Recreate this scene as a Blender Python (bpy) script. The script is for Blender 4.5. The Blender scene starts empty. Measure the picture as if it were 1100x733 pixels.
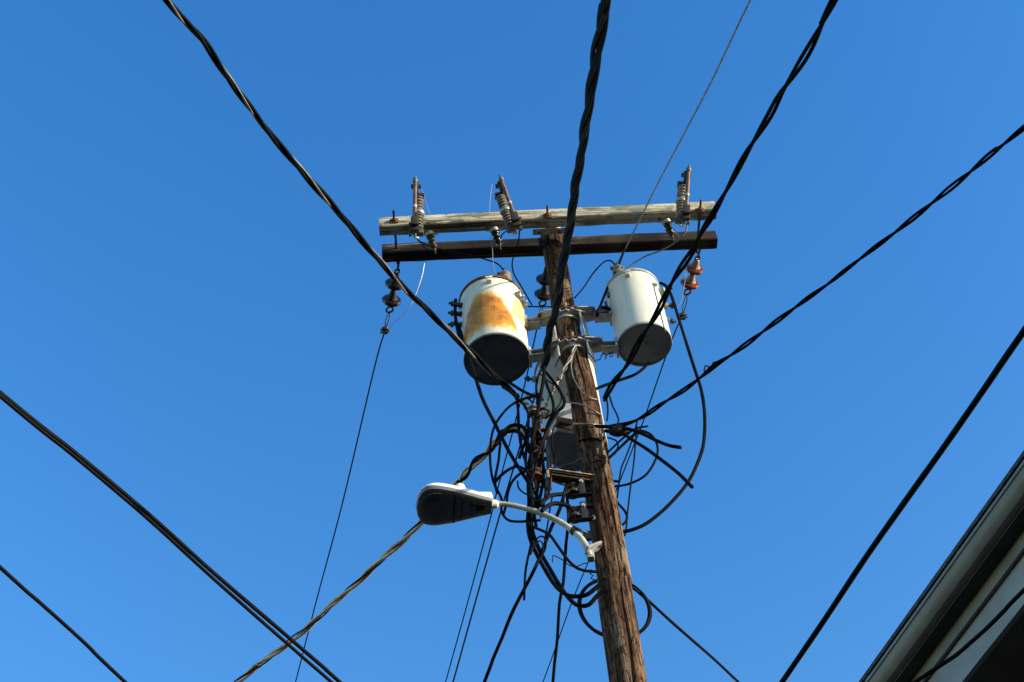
import bpy, bmesh, math, random
from mathutils import Vector, Matrix, noise
random.seed(7)
S = bpy.context.scene
COL = S.collection
V = Vector
# ------------------------------------------------------------------ viewpoint
FPX, CX, CY = 1500.0, 550.0, 366.5          # focal length and centre of the photograph, pixels of the 1100 x 733 original
EYE = V((0, 0, 1.6))
PITCH, ROLL = math.radians(52), math.radians(6.2)
YP = 5.75                                   # distance of the pole's axis
F_ = V((0, math.cos(PITCH), math.sin(PITCH)))
U0 = V((0, -math.sin(PITCH), math.cos(PITCH)))
R_ = math.cos(ROLL) * V((1, 0, 0)) - math.sin(ROLL) * U0
U_ = math.sin(ROLL) * V((1, 0, 0)) + math.cos(ROLL) * U0
def ray(p): return F_ * FPX + R_ * (p[0] - CX) + U_ * (CY - p[1])
def at_y(p, Y): d = ray(p); return EYE + d * (Y / d.y)
def at_z(p, Z): d = ray(p); return EYE + d * ((Z - EYE.z) / d.z)
def at_d(p, D): return EYE + ray(p).normalized() * D
def ppm(P): return FPX / (P - EYE).dot(F_)    # pixels per metre at P
cam = bpy.data.cameras.new('camera'); co = bpy.data.objects.new('camera', cam); COL.objects.link(co)
co.matrix_world = Matrix(((R_.x, U_.x, -F_.x, 0), (R_.y, U_.y, -F_.y, 0), (R_.z, U_.z, -F_.z, EYE.z), (0, 0, 0, 1)))
cam.sensor_width = 36; cam.lens = 36 * FPX / 1100; cam.clip_end = 5000; cam.clip_start = 0.05
S.camera = co
# ------------------------------------------------------------------ light
SUN_EL = math.radians(14)
sh = V((0.955, -0.297, 0)).normalized()
sdir = V((sh.x * math.cos(SUN_EL), sh.y * math.cos(SUN_EL), math.sin(SUN_EL)))
sl = bpy.data.lights.new('sun', 'SUN'); so = bpy.data.objects.new('sun', sl); COL.objects.link(so)
sl.energy = 3.5; sl.angle = math.radians(0.5); sl.color = (1.0, 0.86, 0.62)
so.rotation_euler = sdir.to_track_quat('Z', 'Y').to_euler(); so.location = (20, -5, 20)
w = bpy.data.worlds.new('World'); S.world = w; w.use_nodes = True
nt = w.node_tree; nt.nodes.clear()
sky = nt.nodes.new('ShaderNodeTexSky'); sky.sky_type = 'NISHITA'; sky.sun_disc = False
sky.sun_elevation = SUN_EL; sky.sun_rotation = math.atan2(sh.x, sh.y)
sky.air_density = 1.5; sky.dust_density = 0.3; sky.ozone_density = 3.0; sky.altitude = 100
hs = nt.nodes.new('ShaderNodeHueSaturation'); hs.inputs['Saturation'].default_value = 1.37; hs.inputs['Hue'].default_value = 0.515
bg = nt.nodes.new('ShaderNodeBackground'); bg.inputs['Strength'].default_value = 0.15
wo = nt.nodes.new('ShaderNodeOutputWorld')
nt.links.new(sky.outputs[0], hs.inputs['Color']); nt.links.new(hs.outputs[0], bg.inputs['Color']); nt.links.new(bg.outputs[0], wo.inputs[0])
S.view_settings.view_transform = 'Standard'; S.view_settings.look = 'None'; S.view_settings.gamma = 1
S.view_settings.use_curve_mapping = False; S.view_settings.exposure = 1.25
S.cycles.max_bounces = 6
# ------------------------------------------------------------------ materials
class NB:
    def __init__(s, name):
        s.m = bpy.data.materials.new(name); s.m.use_nodes = True; s.t = s.m.node_tree
        s.b = s.t.nodes['Principled BSDF']
    def n(s, typ, **kw):
        q = s.t.nodes.new(typ)
        for k, v in kw.items():
            if k in q.inputs and not hasattr(q, k): q.inputs[k].default_value = v
            elif hasattr(q, k): setattr(q, k, v)
            else: q.inputs[k].default_value = v
        return q
    def l(s, a, b): s.t.links.new(a, b)
    def coord(s, scale=(1, 1, 1), rot=(0, 0, 0)):
        tc = s.n('ShaderNodeTexCoord'); mp = s.n('ShaderNodeMapping')
        mp.inputs['Scale'].default_value = scale; mp.inputs['Rotation'].default_value = rot
        s.l(tc.outputs['Object'], mp.inputs['Vector']); return mp.outputs[0]
    def noise(s, vec, scale, detail=5, rough=0.6, dist=0.0):
        q = s.n('ShaderNodeTexNoise'); q.inputs['Scale'].default_value = scale; q.inputs['Detail'].default_value = detail
        q.inputs['Roughness'].default_value = rough; q.inputs['Distortion'].default_value = dist
        s.l(vec, q.inputs['Vector']); return q.outputs['Fac']
    def ramp(s, fac, stops):
        q = s.n('ShaderNodeValToRGB'); e = q.color_ramp.elements
        while len(e) < len(stops): e.new(0.5)
        for i, (p, c) in enumerate(stops):
            e[i].position = p; e[i].color = (*c, 1) if not isinstance(c, (int, float)) else (c, c, c, 1)
        s.l(fac, q.inputs[0]); return q.outputs[0]
    def mix(s, fac, a, b, mode='MIX'):
        q = s.n('ShaderNodeMix', data_type='RGBA', blend_type=mode)
        for sock, v in ((q.inputs[0], fac), (q.inputs[6], a), (q.inputs[7], b)):
            if hasattr(v, 'is_output'): s.l(v, sock)
            elif isinstance(v, (int, float)): sock.default_value = v
            else: sock.default_value = (*v, 1)
        return q.outputs[2]
    def math(s, op, a, b=0.0, clamp=False):
        q = s.n('ShaderNodeMath', operation=op, use_clamp=clamp)
        for sock, v in ((q.inputs[0], a), (q.inputs[1], b)):
            if hasattr(v, 'is_output'): s.l(v, sock)
            else: sock.default_value = v
        return q.outputs[0]
    def bump(s, h, strength=0.3, dist=0.01):
        q = s.n('ShaderNodeBump'); q.inputs['Strength'].default_value = strength; q.inputs['Distance'].default_value = dist
        s.l(h, q.inputs['Height']); s.l(q.outputs[0], s.b.inputs['Normal'])
    def col(s, c):
        if hasattr(c, 'is_output'): s.l(c, s.b.inputs['Base Color'])
        else: s.b.inputs['Base Color'].default_value = (*c, 1)
    def set(s, rough=0.6, metal=0.0, spec=0.5):
        s.b.inputs['Roughness'].default_value = rough; s.b.inputs['Metallic'].default_value = metal
        s.b.inputs['Specular IOR Level'].default_value = spec; return s.m
def speckled(name, c1, c2, scale=20, rough=0.6, metal=0.0, bump=0.15, bd=0.004, spec=0.5):
    q = NB(name); v = q.coord(); f = q.noise(v, scale)
    q.col(q.ramp(f, [(0.35, c1), (0.68, c2)])); q.bump(q.noise(v, scale * 4), bump, bd)
    return q.set(rough, metal, spec)
M = {}
M['rubber'] = speckled('black cable insulation', (.003, .003, .004), (.008, .008, .009), 14, .6, 0, .2, .002, .04)
M['rubber_old'] = speckled('weathered cable insulation', (.008, .008, .008), (.034, .03, .027), 18, .65, 0, .25, .002, .05)
M['bare'] = speckled('bare aluminium strand', (.38, .36, .32), (.62, .58, .5), 30, .42, .55, .25, .003)
M['tan'] = speckled('weathered tan strand', (.46, .39, .29), (.78, .69, .53), 22, .6, .1, .25, .003)
M['bare_dull'] = speckled('dull aluminium strand', (.08, .075, .07), (.24, .22, .19), 16, .55, .3, .25, .003)
M['steelwire'] = speckled('galvanised thin wire', (.10, .11, .12), (.22, .22, .22), 30, .5, .4, .1, .001)
M['finewire'] = speckled('pale tie wire', (.24, .25, .26), (.38, .38, .37), 30, .5, .4, .1, .001)
M['darkwire'] = speckled('dark thin wire', (.005, .005, .006), (.012, .012, .013), 20, .6, 0, .1, .001, .04)
M['galv'] = speckled('galvanised steel', (.24, .25, .255), (.42, .43, .43), 22, .55, .25, .2)
M['galv_dark'] = speckled('tarnished steel', (.05, .05, .05), (.15, .14, .13), 25, .6, .4, .25)
M['rust'] = speckled('rusty steel', (.05, .018, .010), (.19, .07, .03), 28, .85, .05, .4)
M['black_iron'] = speckled('black iron fitting', (.012, .012, .012), (.04, .035, .03), 25, .6, .2, .3)
M['porcelain_grey'] = speckled('grey porcelain', (.13, .12, .10), (.32, .295, .25), 28, .45, 0, .05)
M['porcelain_brown'] = speckled('brown glazed porcelain', (.09, .02, .011), (.19, .045, .02), 14, .18, 0, .05)
M['porcelain_dark'] = speckled('dark and shade-toned brown porcelain', (.010, .007, .006), (.022, .011, .009), 12, .25, 0, .05)
M['fuse'] = speckled('fuse tube fibre', (.07, .032, .022), (.19, .08, .048), 30, .6, 0, .1)
M['cement'] = speckled('cream insulator cap', (.16, .10, .06), (.42, .33, .21), 34, .6, .1, .2)
M['lampwhite'] = speckled('off white lamp enamel', (.72, .70, .64), (.82, .8, .75), 9, .4, 0, .04)
M['lampunder'] = speckled('dark lamp underside', (.09, .105, .13), (.13, .148, .175), 4, .4, 0, .1)  # blue-grey, much darker than the white housing
M['lamparm'] = speckled('pale aluminium tube', (.36, .35, .31), (.56, .54, .48), 18, .5, .15, .15)
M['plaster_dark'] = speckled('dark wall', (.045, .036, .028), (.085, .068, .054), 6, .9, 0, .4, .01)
def paint(name, patch=False, dull=False):
    q = NB(name); v = q.coord()
    base = q.ramp(q.noise(q.coord((1, 1, .35)), 6), [(.3, (.60, .59, .52)), (.7, (.70, .69, .61))])
    if dull: base = q.mix(.6, base, (.36, .36, .33))  # greyer mix puts shade into the hidden tank's enamel
    dirt = q.ramp(q.noise(q.coord((6, 6, .8)), 5, 6), [(.5, 0), (.75, .45)])
    base = q.mix(dirt, base, (.42, .38, .30))
    if patch:
        tc = q.n('ShaderNodeTexCoord'); sx = q.n('ShaderNodeSeparateXYZ'); q.l(tc.outputs['Object'], sx.inputs[0])
        ang = q.math('ARCTAN2', sx.outputs[0], q.math('MULTIPLY', sx.outputs[1], -1))     # 0 faces the street
        nz = q.math('MULTIPLY', q.math('SUBTRACT', q.noise(v, 11, 7, .7, .6), .5), 1.5)
        nf = q.math('MULTIPLY', q.math('SUBTRACT', q.noise(q.coord((34, 34, 5)), 1.6, 5, .7), .5), .6)
        z = sx.outputs[2]
        def arch(a0, width, ztop, zbot, soft, k=.30):
            da = q.math('DIVIDE', q.math('SUBTRACT', ang, a0), width)
            d2 = q.math('POWER', q.math('ABSOLUTE', da), 2.3)
            top = q.math('SUBTRACT', ztop, q.math('MULTIPLY', d2, k))
            up = q.math('DIVIDE', q.math('SUBTRACT', top, z), soft)
            lo = q.math('DIVIDE', q.math('SUBTRACT', z, zbot), soft * 1.25)
            m = q.math('MINIMUM', up, lo)
            m = q.math('MULTIPLY', m, q.math('ADD', 1.0, q.math('ADD', nz, nf))) if False else q.math('ADD', q.math('MINIMUM', m, .8), q.math('ADD', nz, nf))
            return q.math('MINIMUM', q.math('MAXIMUM', m, 0), 1)
        m1 = arch(-.21, .98, PATCH_H * .82, PATCH_H * .06, .12, PATCH_H * .56)
        m2 = arch(1.02, .40, PATCH_H * .84, PATCH_H * .32, .08, PATCH_H * .4)
        c1 = q.ramp(m1, [(0, (.70, .68, .58)), (.2, (.68, .46, .11)), (.45, (.64, .31, .03)), (.8, (.50, .20, .018)), (1, (.32, .11, .012))])
        base = q.mix(q.math('MULTIPLY', m1, 2.2, True), base, c1)
        base = q.mix(q.math('MULTIPLY', m2, .9), base, (.60, .38, .075))
    q.col(base); q.bump(q.noise(v, 60), .06, .003)
    return q.set(.42, 0, .4)
def woodmat(name, stops, axis, sc=1.0, gap=(.02, .015, .012), crack=.5, bumps=.8, bd=.012, big_mix=.5):
    q = NB(name)
    st = [14, 14, 14]; st[axis] = .55
    v = q.coord(tuple(a * sc for a in st))
    st2 = [60, 60, 60]; st2[axis] = 1.6
    v2 = q.coord(tuple(a * sc for a in st2))
    big = q.noise(q.coord((1.5, 1.5, 1.5)), 2.2, 4)
    g = q.noise(v, 2.0, 8, .65, .6); fgr = q.noise(v2, 1.0, 4)
    c = q.ramp(g, stops)
    c = q.mix(q.ramp(big, [(.45, 0), (.7, big_mix)]), c, stops[-1][1])
    c = q.mix(q.ramp(fgr, [(.3, .45), (.6, 0)]), c, gap)
    ck = q.ramp(g, [(.30, 1), (.40, 0)])
    c = q.mix(q.math('MULTIPLY', ck, crack), c, gap)
    q.col(c)
    h = q.math('SUBTRACT', q.math('ADD', g, q.math('MULTIPLY', fgr, .5)), q.math('MULTIPLY', ck, .7))
    q.bump(h, bumps, bd)
    return q.set(.88, 0, .2)
def polemat():
    q = NB('weathered brown pole timber')
    v = q.coord((24, 24, 1.5)); v2 = q.coord((95, 95, 5)); v3 = q.coord((34, 34, 9))
    g = q.noise(v, 2.0, 8, .68, .7); fgr = q.noise(v2, 1.0, 5, .7); pit = q.noise(v3, 2.0, 3, .5, .4)
    c = q.ramp(g, [(.34, (.012, .007, .005)), (.46, (.050, .025, .015)), (.57, (.125, .066, .038)), (.70, (.33, .21, .13))])
    c = q.mix(q.ramp(fgr, [(.36, .85), (.55, 0)]), c, (.020, .011, .007))
    hole = q.ramp(pit, [(.57, 0), (.63, 1)])
    c = q.mix(q.math('MULTIPLY', hole, .85), c, (.016, .009, .006))
    pale = q.ramp(q.noise(q.coord((4, 4, .9)), 3.0, 6), [(.50, 0), (.66, .6)])
    c = q.mix(pale, c, (.30, .235, .175))
    c = q.mix(q.math('MULTIPLY', hole, .8), c, (.025, .011, .007))
    q.col(c)
    h = q.math('SUBTRACT', q.math('ADD', g, q.math('MULTIPLY', fgr, .6)), q.math('MULTIPLY', hole, .6))
    q.bump(h, 1.0, .010)
    return q.set(.92, 0, .1)
M['pole'] = polemat()
def armmat():
    q = NB('grey crossarm timber')
    g = q.noise(q.coord((.9, 16, 16)), 2.0, 8, .7, .8); f = q.noise(q.coord((3, 80, 80)), 1.0, 5, .7)
    pat = q.noise(q.coord((2.2, 5, 5)), 2.2, 6, .65, .5); pit = q.noise(q.coord((9, 30, 30)), 2.0, 3, .5)
    c = q.ramp(g, [(.34, (.09, .075, .052)), (.47, (.38, .34, .255)), (.60, (.67, .62, .49)), (.74, (.46, .44, .36))])
    c = q.mix(q.ramp(pat, [(.50, 0), (.60, .85)]), c, (.17, .18, .145))
    c = q.mix(q.ramp(f, [(.34, .9), (.47, 0)]), c, (.03, .022, .015))
    c = q.mix(q.ramp(pit, [(.64, 0), (.70, .8)]), c, (.06, .045, .03))
    q.col(c); q.bump(q.math('ADD', g, q.math('MULTIPLY', f, .7)), .7, .005)
    return q.set(.9, 0, .1)
M['arm'] = armmat()
M['arm_shaded'] = woodmat('shade-toned crossarm timber', [(.30, (.007, .005, .004)), (.5, (.014, .010, .007)), (.60, (.04, .028, .02)), (.70, (.30, .24, .17))], 0, 1.2, (.012, .009, .007), .8, .5, .004, .16)  # shadow of the upper arm and lit streaks put into the timber colour
M['endgrain'] = speckled('pale pole top', (.22, .17, .11), (.5, .43, .31), 40, .9, 0, .6, .008)
M['knot'] = speckled('dark broken wood', (.015, .008, .005), (.06, .03, .018), 40, .95, 0, .8, .01)
M['gutter'] = speckled('brown grey gutter paint', (.15, .145, .135), (.21, .20, .19), 7, .5, 0, .08)
M['trim'] = speckled('grey painted eave trim', (.21, .23, .235), (.28, .30, .305), 8, .65, 0, .15)
M['shingle'] = speckled('dark roof shingles', (.03, .03, .032), (.09, .085, .08), 35, .95, 0, .7, .01)
M['siding'] = speckled('brown siding', (.09, .07, .056), (.14, .115, .09), 9, .85, 0, .3)
M['soffit_brown'] = speckled('brown stained eave boards', (.09, .072, .056), (.15, .122, .095), 8, .85, 0, .3)
M['ground'] = speckled('asphalt lane', (.03, .03, .031), (.06, .058, .055), 3, .95, 0, .5, .01, .05)
# ------------------------------------------------------------------ mesh helpers
def add_box(bm, c, ax, size, bev=0.0):
    """box centred at c; ax three unit axes; size three full lengths"""
    tmp = bmesh.new(); bmesh.ops.create_cube(tmp, size=1)
    if bev:
        bmesh.ops.scale(tmp, vec=size, verts=tmp.verts)
        bmesh.ops.bevel(tmp, geom=list(tmp.edges), offset=bev, segments=2, affect='EDGES', profile=.6)
    else: bmesh.ops.scale(tmp, vec=size, verts=tmp.verts)
    m = Matrix(((ax[0].x, ax[1].x, ax[2].x, c.x), (ax[0].y, ax[1].y, ax[2].y, c.y), (ax[0].z, ax[1].z, ax[2].z, c.z), (0, 0, 0, 1)))
    bmesh.ops.transform(tmp, matrix=m, verts=tmp.verts); merge(bm, tmp)
def merge(bm, tmp):
    idx = {}
    for v in tmp.verts: idx[v] = bm.verts.new(v.co)
    for f in tmp.faces:
        g = bm.faces.new([idx[v] for v in f.verts]); g.smooth = f.smooth
    tmp.free()
def frame_of(d):
    d = d.normalized(); a = V((0, 0, 1)) if abs(d.z) < .9 else V((1, 0, 0))
    x = a.cross(d).normalized(); return x, d.cross(x).normalized(), d
XYZ = (V((1, 0, 0)), V((0, 1, 0)), V((0, 0, 1)))
def add_bar(bm, a, b, wx, wy, bev=0.0, up=None):
    d = (b - a)
    if up is not None:
        z = d.normalized(); x = up.cross(z).normalized(); y = z.cross(x); ax = (x, y, z)
    else: ax = frame_of(d)
    add_box(bm, (a + b) / 2, ax, (wx, wy, d.length), bev)
def add_lathe(bm, o, d, prof, seg=24, cap=True, ax=None):
    """prof: list of (radius, height along d)"""
    x, y, z = frame_of(d) if ax is None else ax
    rings = []
    for r, h in prof:
        rings.append([bm.verts.new(o + z * h + (x * math.cos(t) + y * math.sin(t)) * r) for t in [2 * math.pi * k / seg for k in range(seg)]])
    for a, b in zip(rings, rings[1:]):
        for k in range(seg):
            f = bm.faces.new((a[k], a[(k + 1) % seg], b[(k + 1) % seg], b[k])); f.smooth = True
    if cap:
        bm.faces.new(list(reversed(rings[0]))); bm.faces.new(rings[-1])
def spline(pts, step=0.02):
    """Catmull-Rom through pts (centripetal spacing is not needed here)"""
    if len(pts) < 3:
        n = max(2, int((pts[-1] - pts[0]).length / .15)); return [pts[0].lerp(pts[-1], i / n) for i in range(n + 1)]
    P = [pts[0] * 2 - pts[1]] + list(pts) + [pts[-1] * 2 - pts[-2]]
    out = []
    for i in range(1, len(P) - 2):
        p0, p1, p2, p3 = P[i - 1:i + 3]
        n = max(2, min(40, int((p2 - p1).length / step)))
        for k in range(n):
            t = k / n
            out.append(.5 * ((2 * p1) + (p2 - p0) * t + (2 * p0 - 5 * p1 + 4 * p2 - p3) * t * t + (3 * p1 - p0 - 3 * p2 + p3) * t ** 3))
    out.append(P[-2]); return out
def frames(path):
    T = []
    n = len(path)
    for i in range(n):
        T.append((path[min(i + 1, n - 1)] - path[max(i - 1, 0)]).normalized())
    x, y, _ = frame_of(T[0]); out = []
    for i in range(n):
        x = (x - T[i] * x.dot(T[i])).normalized(); out.append((x.copy(), T[i].cross(x), T[i]))
    return out
def add_tube(bm, path, r, seg=8, jitter=0.0):
    fr = frames(path); rings = []
    for i, p in enumerate(path):
        rr = r if not callable(r) else r(i / max(1, len(path) - 1))
        if jitter: rr *= 1 + jitter * noise.noise(p * 9)
        x, y, _ = fr[i]
        rings.append([bm.verts.new(p + (x * math.cos(t) + y * math.sin(t)) * rr) for t in [2 * math.pi * k / seg for k in range(seg)]])
    for a, b in zip(rings, rings[1:]):
        for k in range(seg):
            f = bm.faces.new((a[k], a[(k + 1) % seg], b[(k + 1) % seg], b[k])); f.smooth = True
    bm.faces.new(list(reversed(rings[0]))); bm.faces.new(rings[-1])
def add_ball(bm, c, r, sx=1, sy=1, sz=1, ax=XYZ, sub=2):
    tmp = bmesh.new(); bmesh.ops.create_icosphere(tmp, subdivisions=sub, radius=r)
    for v in tmp.verts: v.co = c + ax[0] * v.co.x * sx + ax[1] * v.co.y * sy + ax[2] * v.co.z * sz
    for f in tmp.faces: f.smooth = True
    merge(bm, tmp)
def add_loft(bm, rings, cap=True, smooth=True):
    vs = [[bm.verts.new(p) for p in r] for r in rings]; n = len(rings[0])
    for a, b in zip(vs, vs[1:]):
        for k in range(n):
            f = bm.faces.new((a[k], a[(k + 1) % n], b[(k + 1) % n], b[k])); f.smooth = smooth
    if cap: bm.faces.new(list(reversed(vs[0]))); bm.faces.new(vs[-1])
# ------------------------------------------------------------------ object helpers
def tag(o, label=None, cat=None, group=None, kind=None):
    if label: o['label'] = label
    if cat: o['category'] = cat
    if group: o['group'] = group
    if kind: o['kind'] = kind
    return o
def root_loc(p):
    t = V((0, 0, 0))
    while p is not None: t += p.location; p = p.parent
    return t
def obj(name, bm, mat, parent=None, loc=None, sharp=35):
    """bm is in world coordinates; the object's origin goes to loc (top level) or to its parent's origin"""
    bmesh.ops.recalc_face_normals(bm, faces=bm.faces)
    o0 = root_loc(parent) if parent is not None else (loc if loc is not None else V((0, 0, 0)))
    for v in bm.verts: v.co -= o0
    me = bpy.data.meshes.new(name); bm.to_mesh(me); bm.free()
    me.materials.append(mat)
    me.set_sharp_from_angle(angle=math.radians(sharp))
    o = bpy.data.objects.new(name, me); COL.objects.link(o)
    if parent is not None: o.parent = parent
    else: o.location = o0
    return o
def thing(name, loc, label, cat, group=None):
    o = bpy.data.objects.new(name, None); COL.objects.link(o); o.location = loc; o.empty_display_size = .1
    return tag(o, label, cat, group)
def B(): return bmesh.new()
# ------------------------------------------------------------------ ground
bm = B(); n = 40
gv = [[bm.verts.new((-600 + 1200 * i / n, -600 + 1200 * j / n, 0)) for j in range(n + 1)] for i in range(n + 1)]
for i in range(n):
    for j in range(n): bm.faces.new((gv[i][j], gv[i + 1][j], gv[i + 1][j + 1], gv[i][j + 1]))
tag(obj('ground', bm, M['ground']), kind='structure')
# ------------------------------------------------------------------ pole
PPX = [(674.6, 733, 40), (662.8, 640, 37.5), (646.4, 540, 33.5), (628.8, 440, 31), (618.2, 390, 28), (606.6, 340, 25.5), (598.6, 290, 24), (593.8, 262, 23.5), (591.5, 249, 23)]
PC = []
for x, y, wd in PPX:
    P = at_y((x, y), YP); PC.append((P, wd / 2 / ppm(P)))
PC.sort(key=lambda a: a[0].z)
b0 = PC[0]; base = V((b0[0].x - .06, YP, -.3))
PC = [(base, .165)] + PC
PTOP = PC[-1][0].z
def pole_at(z):
    for (p, r), (q, s) in zip(PC, PC[1:]):
        if p.z <= z <= q.z or q is PC[-1][0]:
            t = (z - p.z) / (q.z - p.z); return p.lerp(q, t), r + (s - r) * t
    return PC[-1]
pole = thing('utility_pole', V((base.x, YP, 0)), 'weathered brown wooden utility pole carrying the crossarms, transformers and street lamp', 'utility pole')
bm = B(); SEG = 110; zs = []
z = -.3
while z < PTOP: zs.append(z); z += .022 if z > 5.6 else .2
zs.append(PTOP)
sp = spline([p for p, r in PC], .05)
def pole_c(z):
    for a, b in zip(sp, sp[1:]):
        if a.z <= z <= b.z: return a.lerp(b, (z - a.z) / max(1e-6, b.z - a.z))
    return sp[-1]
rings = []
for z in zs:
    c = pole_c(z); r = pole_at(z)[1]
    ring = []
    for k in range(SEG):
        t = 2 * math.pi * k / SEG
        d = V((math.cos(t), math.sin(t), 0))
        tw = t + z * .22
        q = V((math.cos(tw) * 2.2, math.sin(tw) * 2.2, z * .35))
        nn = noise.noise(q * 1.3) * .05 + noise.noise(V((q.x * 3, q.y * 3, z * .7))) * .045
        ck = noise.noise(V((q.x * 4.5 + 9, q.y * 4.5, z * .45)))
        if ck > .38: nn -= min(.10, (ck - .38) * .9)
        ck2 = noise.noise(V((math.cos(tw) * 16 + 4, math.sin(tw) * 16, z * .9)))
        if ck2 > .48: nn -= min(.05, (ck2 - .48) * .5)
        # the long split that opens on the street side lower down
        t0 = -1.24 + .10 * noise.noise(V((z * 2.1, 3, 3))) + .04 * noise.noise(V((z * 9, 3, 8))); dt = (t - t0 + math.pi) % (2 * math.pi) - math.pi
        if z < 6.75: nn -= (.13 * math.exp(-(dt / .05) ** 2) + (.085 if -.7 < dt < 0 else 0) * max(0, 1 + dt / .7)) * min(1, (6.75 - z) * 3)
        else: nn -= (.07 * (.5 + noise.noise(V((z * 1.7, 5, 9)))) if -.7 < dt + .15 < 0 else 0) * max(0, 1 + (dt + .15) / .7)
        nn += noise.noise(d * 1.2 + V((0, 0, z * 1.9))) * .035
        ring.append(c + d * r * (1 + nn))
    rings.append(ring)
add_loft(bm, rings)
obj('shaft', bm, M['pole'], pole, sharp=60)
# pale split top above the band and a rusty band
pc, pr = pole_at(PTOP - .02)
bm = B(); add_lathe(bm, pc + V((0, 0, -.035)), XYZ[2], [(pr * 1.03, 0), (pr * 1.06, .03), (pr * 1.04, .06), (pr * .9, .075)], 28)
obj('split_top', bm, M['endgrain'], pole)
bm = B(); q, r = pole_at(PTOP - .115); add_lathe(bm, q, XYZ[2], [(r * 1.0, 0), (r * 1.07, .003), (r * 1.07, .03), (r * 1.0, .033)], 32, cap=False)
obj('top_band', bm, M['black_iron'], pole)
# broken knot on the front
kp = at_y((645, 494), YP - .09); bm = B()
for i in range(22):
    dx, dz = random.gauss(0, .02), random.gauss(0, .032)
    q = kp + V((dx, 0, dz)); c, r = pole_at(q.z); yy = c.y - math.sqrt(max(.0004, r * r - min(r * r * .8, (q.x - c.x) ** 2)))
    q.y = yy - .012
    ax = frame_of(V((random.uniform(-.4, .4), random.uniform(-.5, .1), random.uniform(-1, 1) + .2)))
    add_box(bm, q, ax, (random.uniform(.006, .016), random.uniform(.006, .014), random.uniform(.015, .04)), .002)
for dx, dz, sx, sz in ((0, 0, 1, 1.5), (.015, .03, .7, .9), (-.012, -.035, .6, 1)):
    q = kp + V((dx, 0, dz)); c, r = pole_at(q.z); q.y = c.y - math.sqrt(r * r - (q.x - c.x) ** 2) + .004
    add_ball(bm, q, .034, sx, .5, sz)
obj('broken_knot', bm, M['knot'], pole)
# metal number tag strips high on the pole
tp = at_y((609, 313), YP - .085); bm = B()
for i in range(4):
    q = tp + V((.004 * i, 0, .05 - .034 * i)); c, r = pole_at(q.z)
    q.y = c.y - math.sqrt(max(1e-4, r * r - (q.x - c.x) ** 2)) - .004
    add_box(bm, q, XYZ, (.045, .004, .013), .0015)
obj('tag_strip', bm, M['galv_dark'], pole)
def pole_front(px, extra=0.0):
    """point on the pole's street side seen at the pixel"""
    P = at_y(px, YP)
    for _ in range(4):
        c, r = pole_at(P.z); dx = max(-r * .95, min(r * .95, P.x - c.x))
        P = at_y(px, c.y - math.sqrt(r * r - dx * dx) - extra)
    return P
for px in ((638, 558), (613.5, 523)):
    bm = B(); q = pole_front(px); add_lathe(bm, q + V((0, .02, 0)), V((0, -1, 0)), [(.012, 0), (.012, .03), (.007, .032), (.007, .05)], 6)
    obj('bolt_head', bm, M['galv'], pole)
# ------------------------------------------------------------------ crossarms
ARMH, ARMW = .118, .092
zarm_bot = at_y((591, 246), YP - .19).z
A0 = at_z((408, 254.4), zarm_bot); A1 = at_z((769.3, 236.6), zarm_bot)       # lower edge nearest the pole... street side of the bottom is hidden, this is the rear lower edge
D0 = at_z((411, 283.0), zarm_bot); D1 = at_z((770, 268.0), zarm_bot)
def make_arm(a, b, label, mat, name='crossarm'):
    u = (b - a); u.z = 0; L = u.length; u.normalize(); nrm = V((u.y, -u.x, 0))
    if nrm.y > 0: nrm = -nrm
    mid = (a + b) / 2 + nrm * ARMW / 2 + V((0, 0, ARMH / 2))
    bm = B(); N = 46; rings = []
    for i in range(N + 1):
        t = i / N; s = (t - .5) * L
        ww = ARMW / 2 * (1 + .09 * noise.noise(V((t * 14, 1, len(label))))); hh = ARMH / 2 * (1 + .09 * noise.noise(V((t * 14, 7, len(label)))))
        off = V((0, 0, .006 * noise.noise(V((t * 3, 3, len(label))))))
        c = .008
        sect = [(-ww + c, -hh), (ww - c, -hh), (ww, -hh + c), (ww, hh - c), (ww - c, hh), (-ww + c, hh), (-ww, hh - c), (-ww, -hh + c)]
        rings.append([V((s, y, z)) + off for y, z in sect])
    add_loft(bm, rings, smooth=False)
    yaw = math.atan2(u.y, u.x)
    me_o = obj(name, bm, mat); me_o.location = mid; me_o.rotation_euler = (0, 0, yaw)
    tag(me_o, label, 'crossarm', 'crossarms bolted across the pole')
    return me_o, mid, u, nrm, L
armN, midN, uN, nN, LN = make_arm(A0, A1, 'pale grey upper crossarm holding the three fuse cutouts', M['arm'])
armD, midD, uD, nD, LD = make_arm(D0, D1, 'dark tarred lower crossarm directly above the two transformers', M['arm_shaded'])
ROTN = (uN, -nN, XYZ[2])
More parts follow.
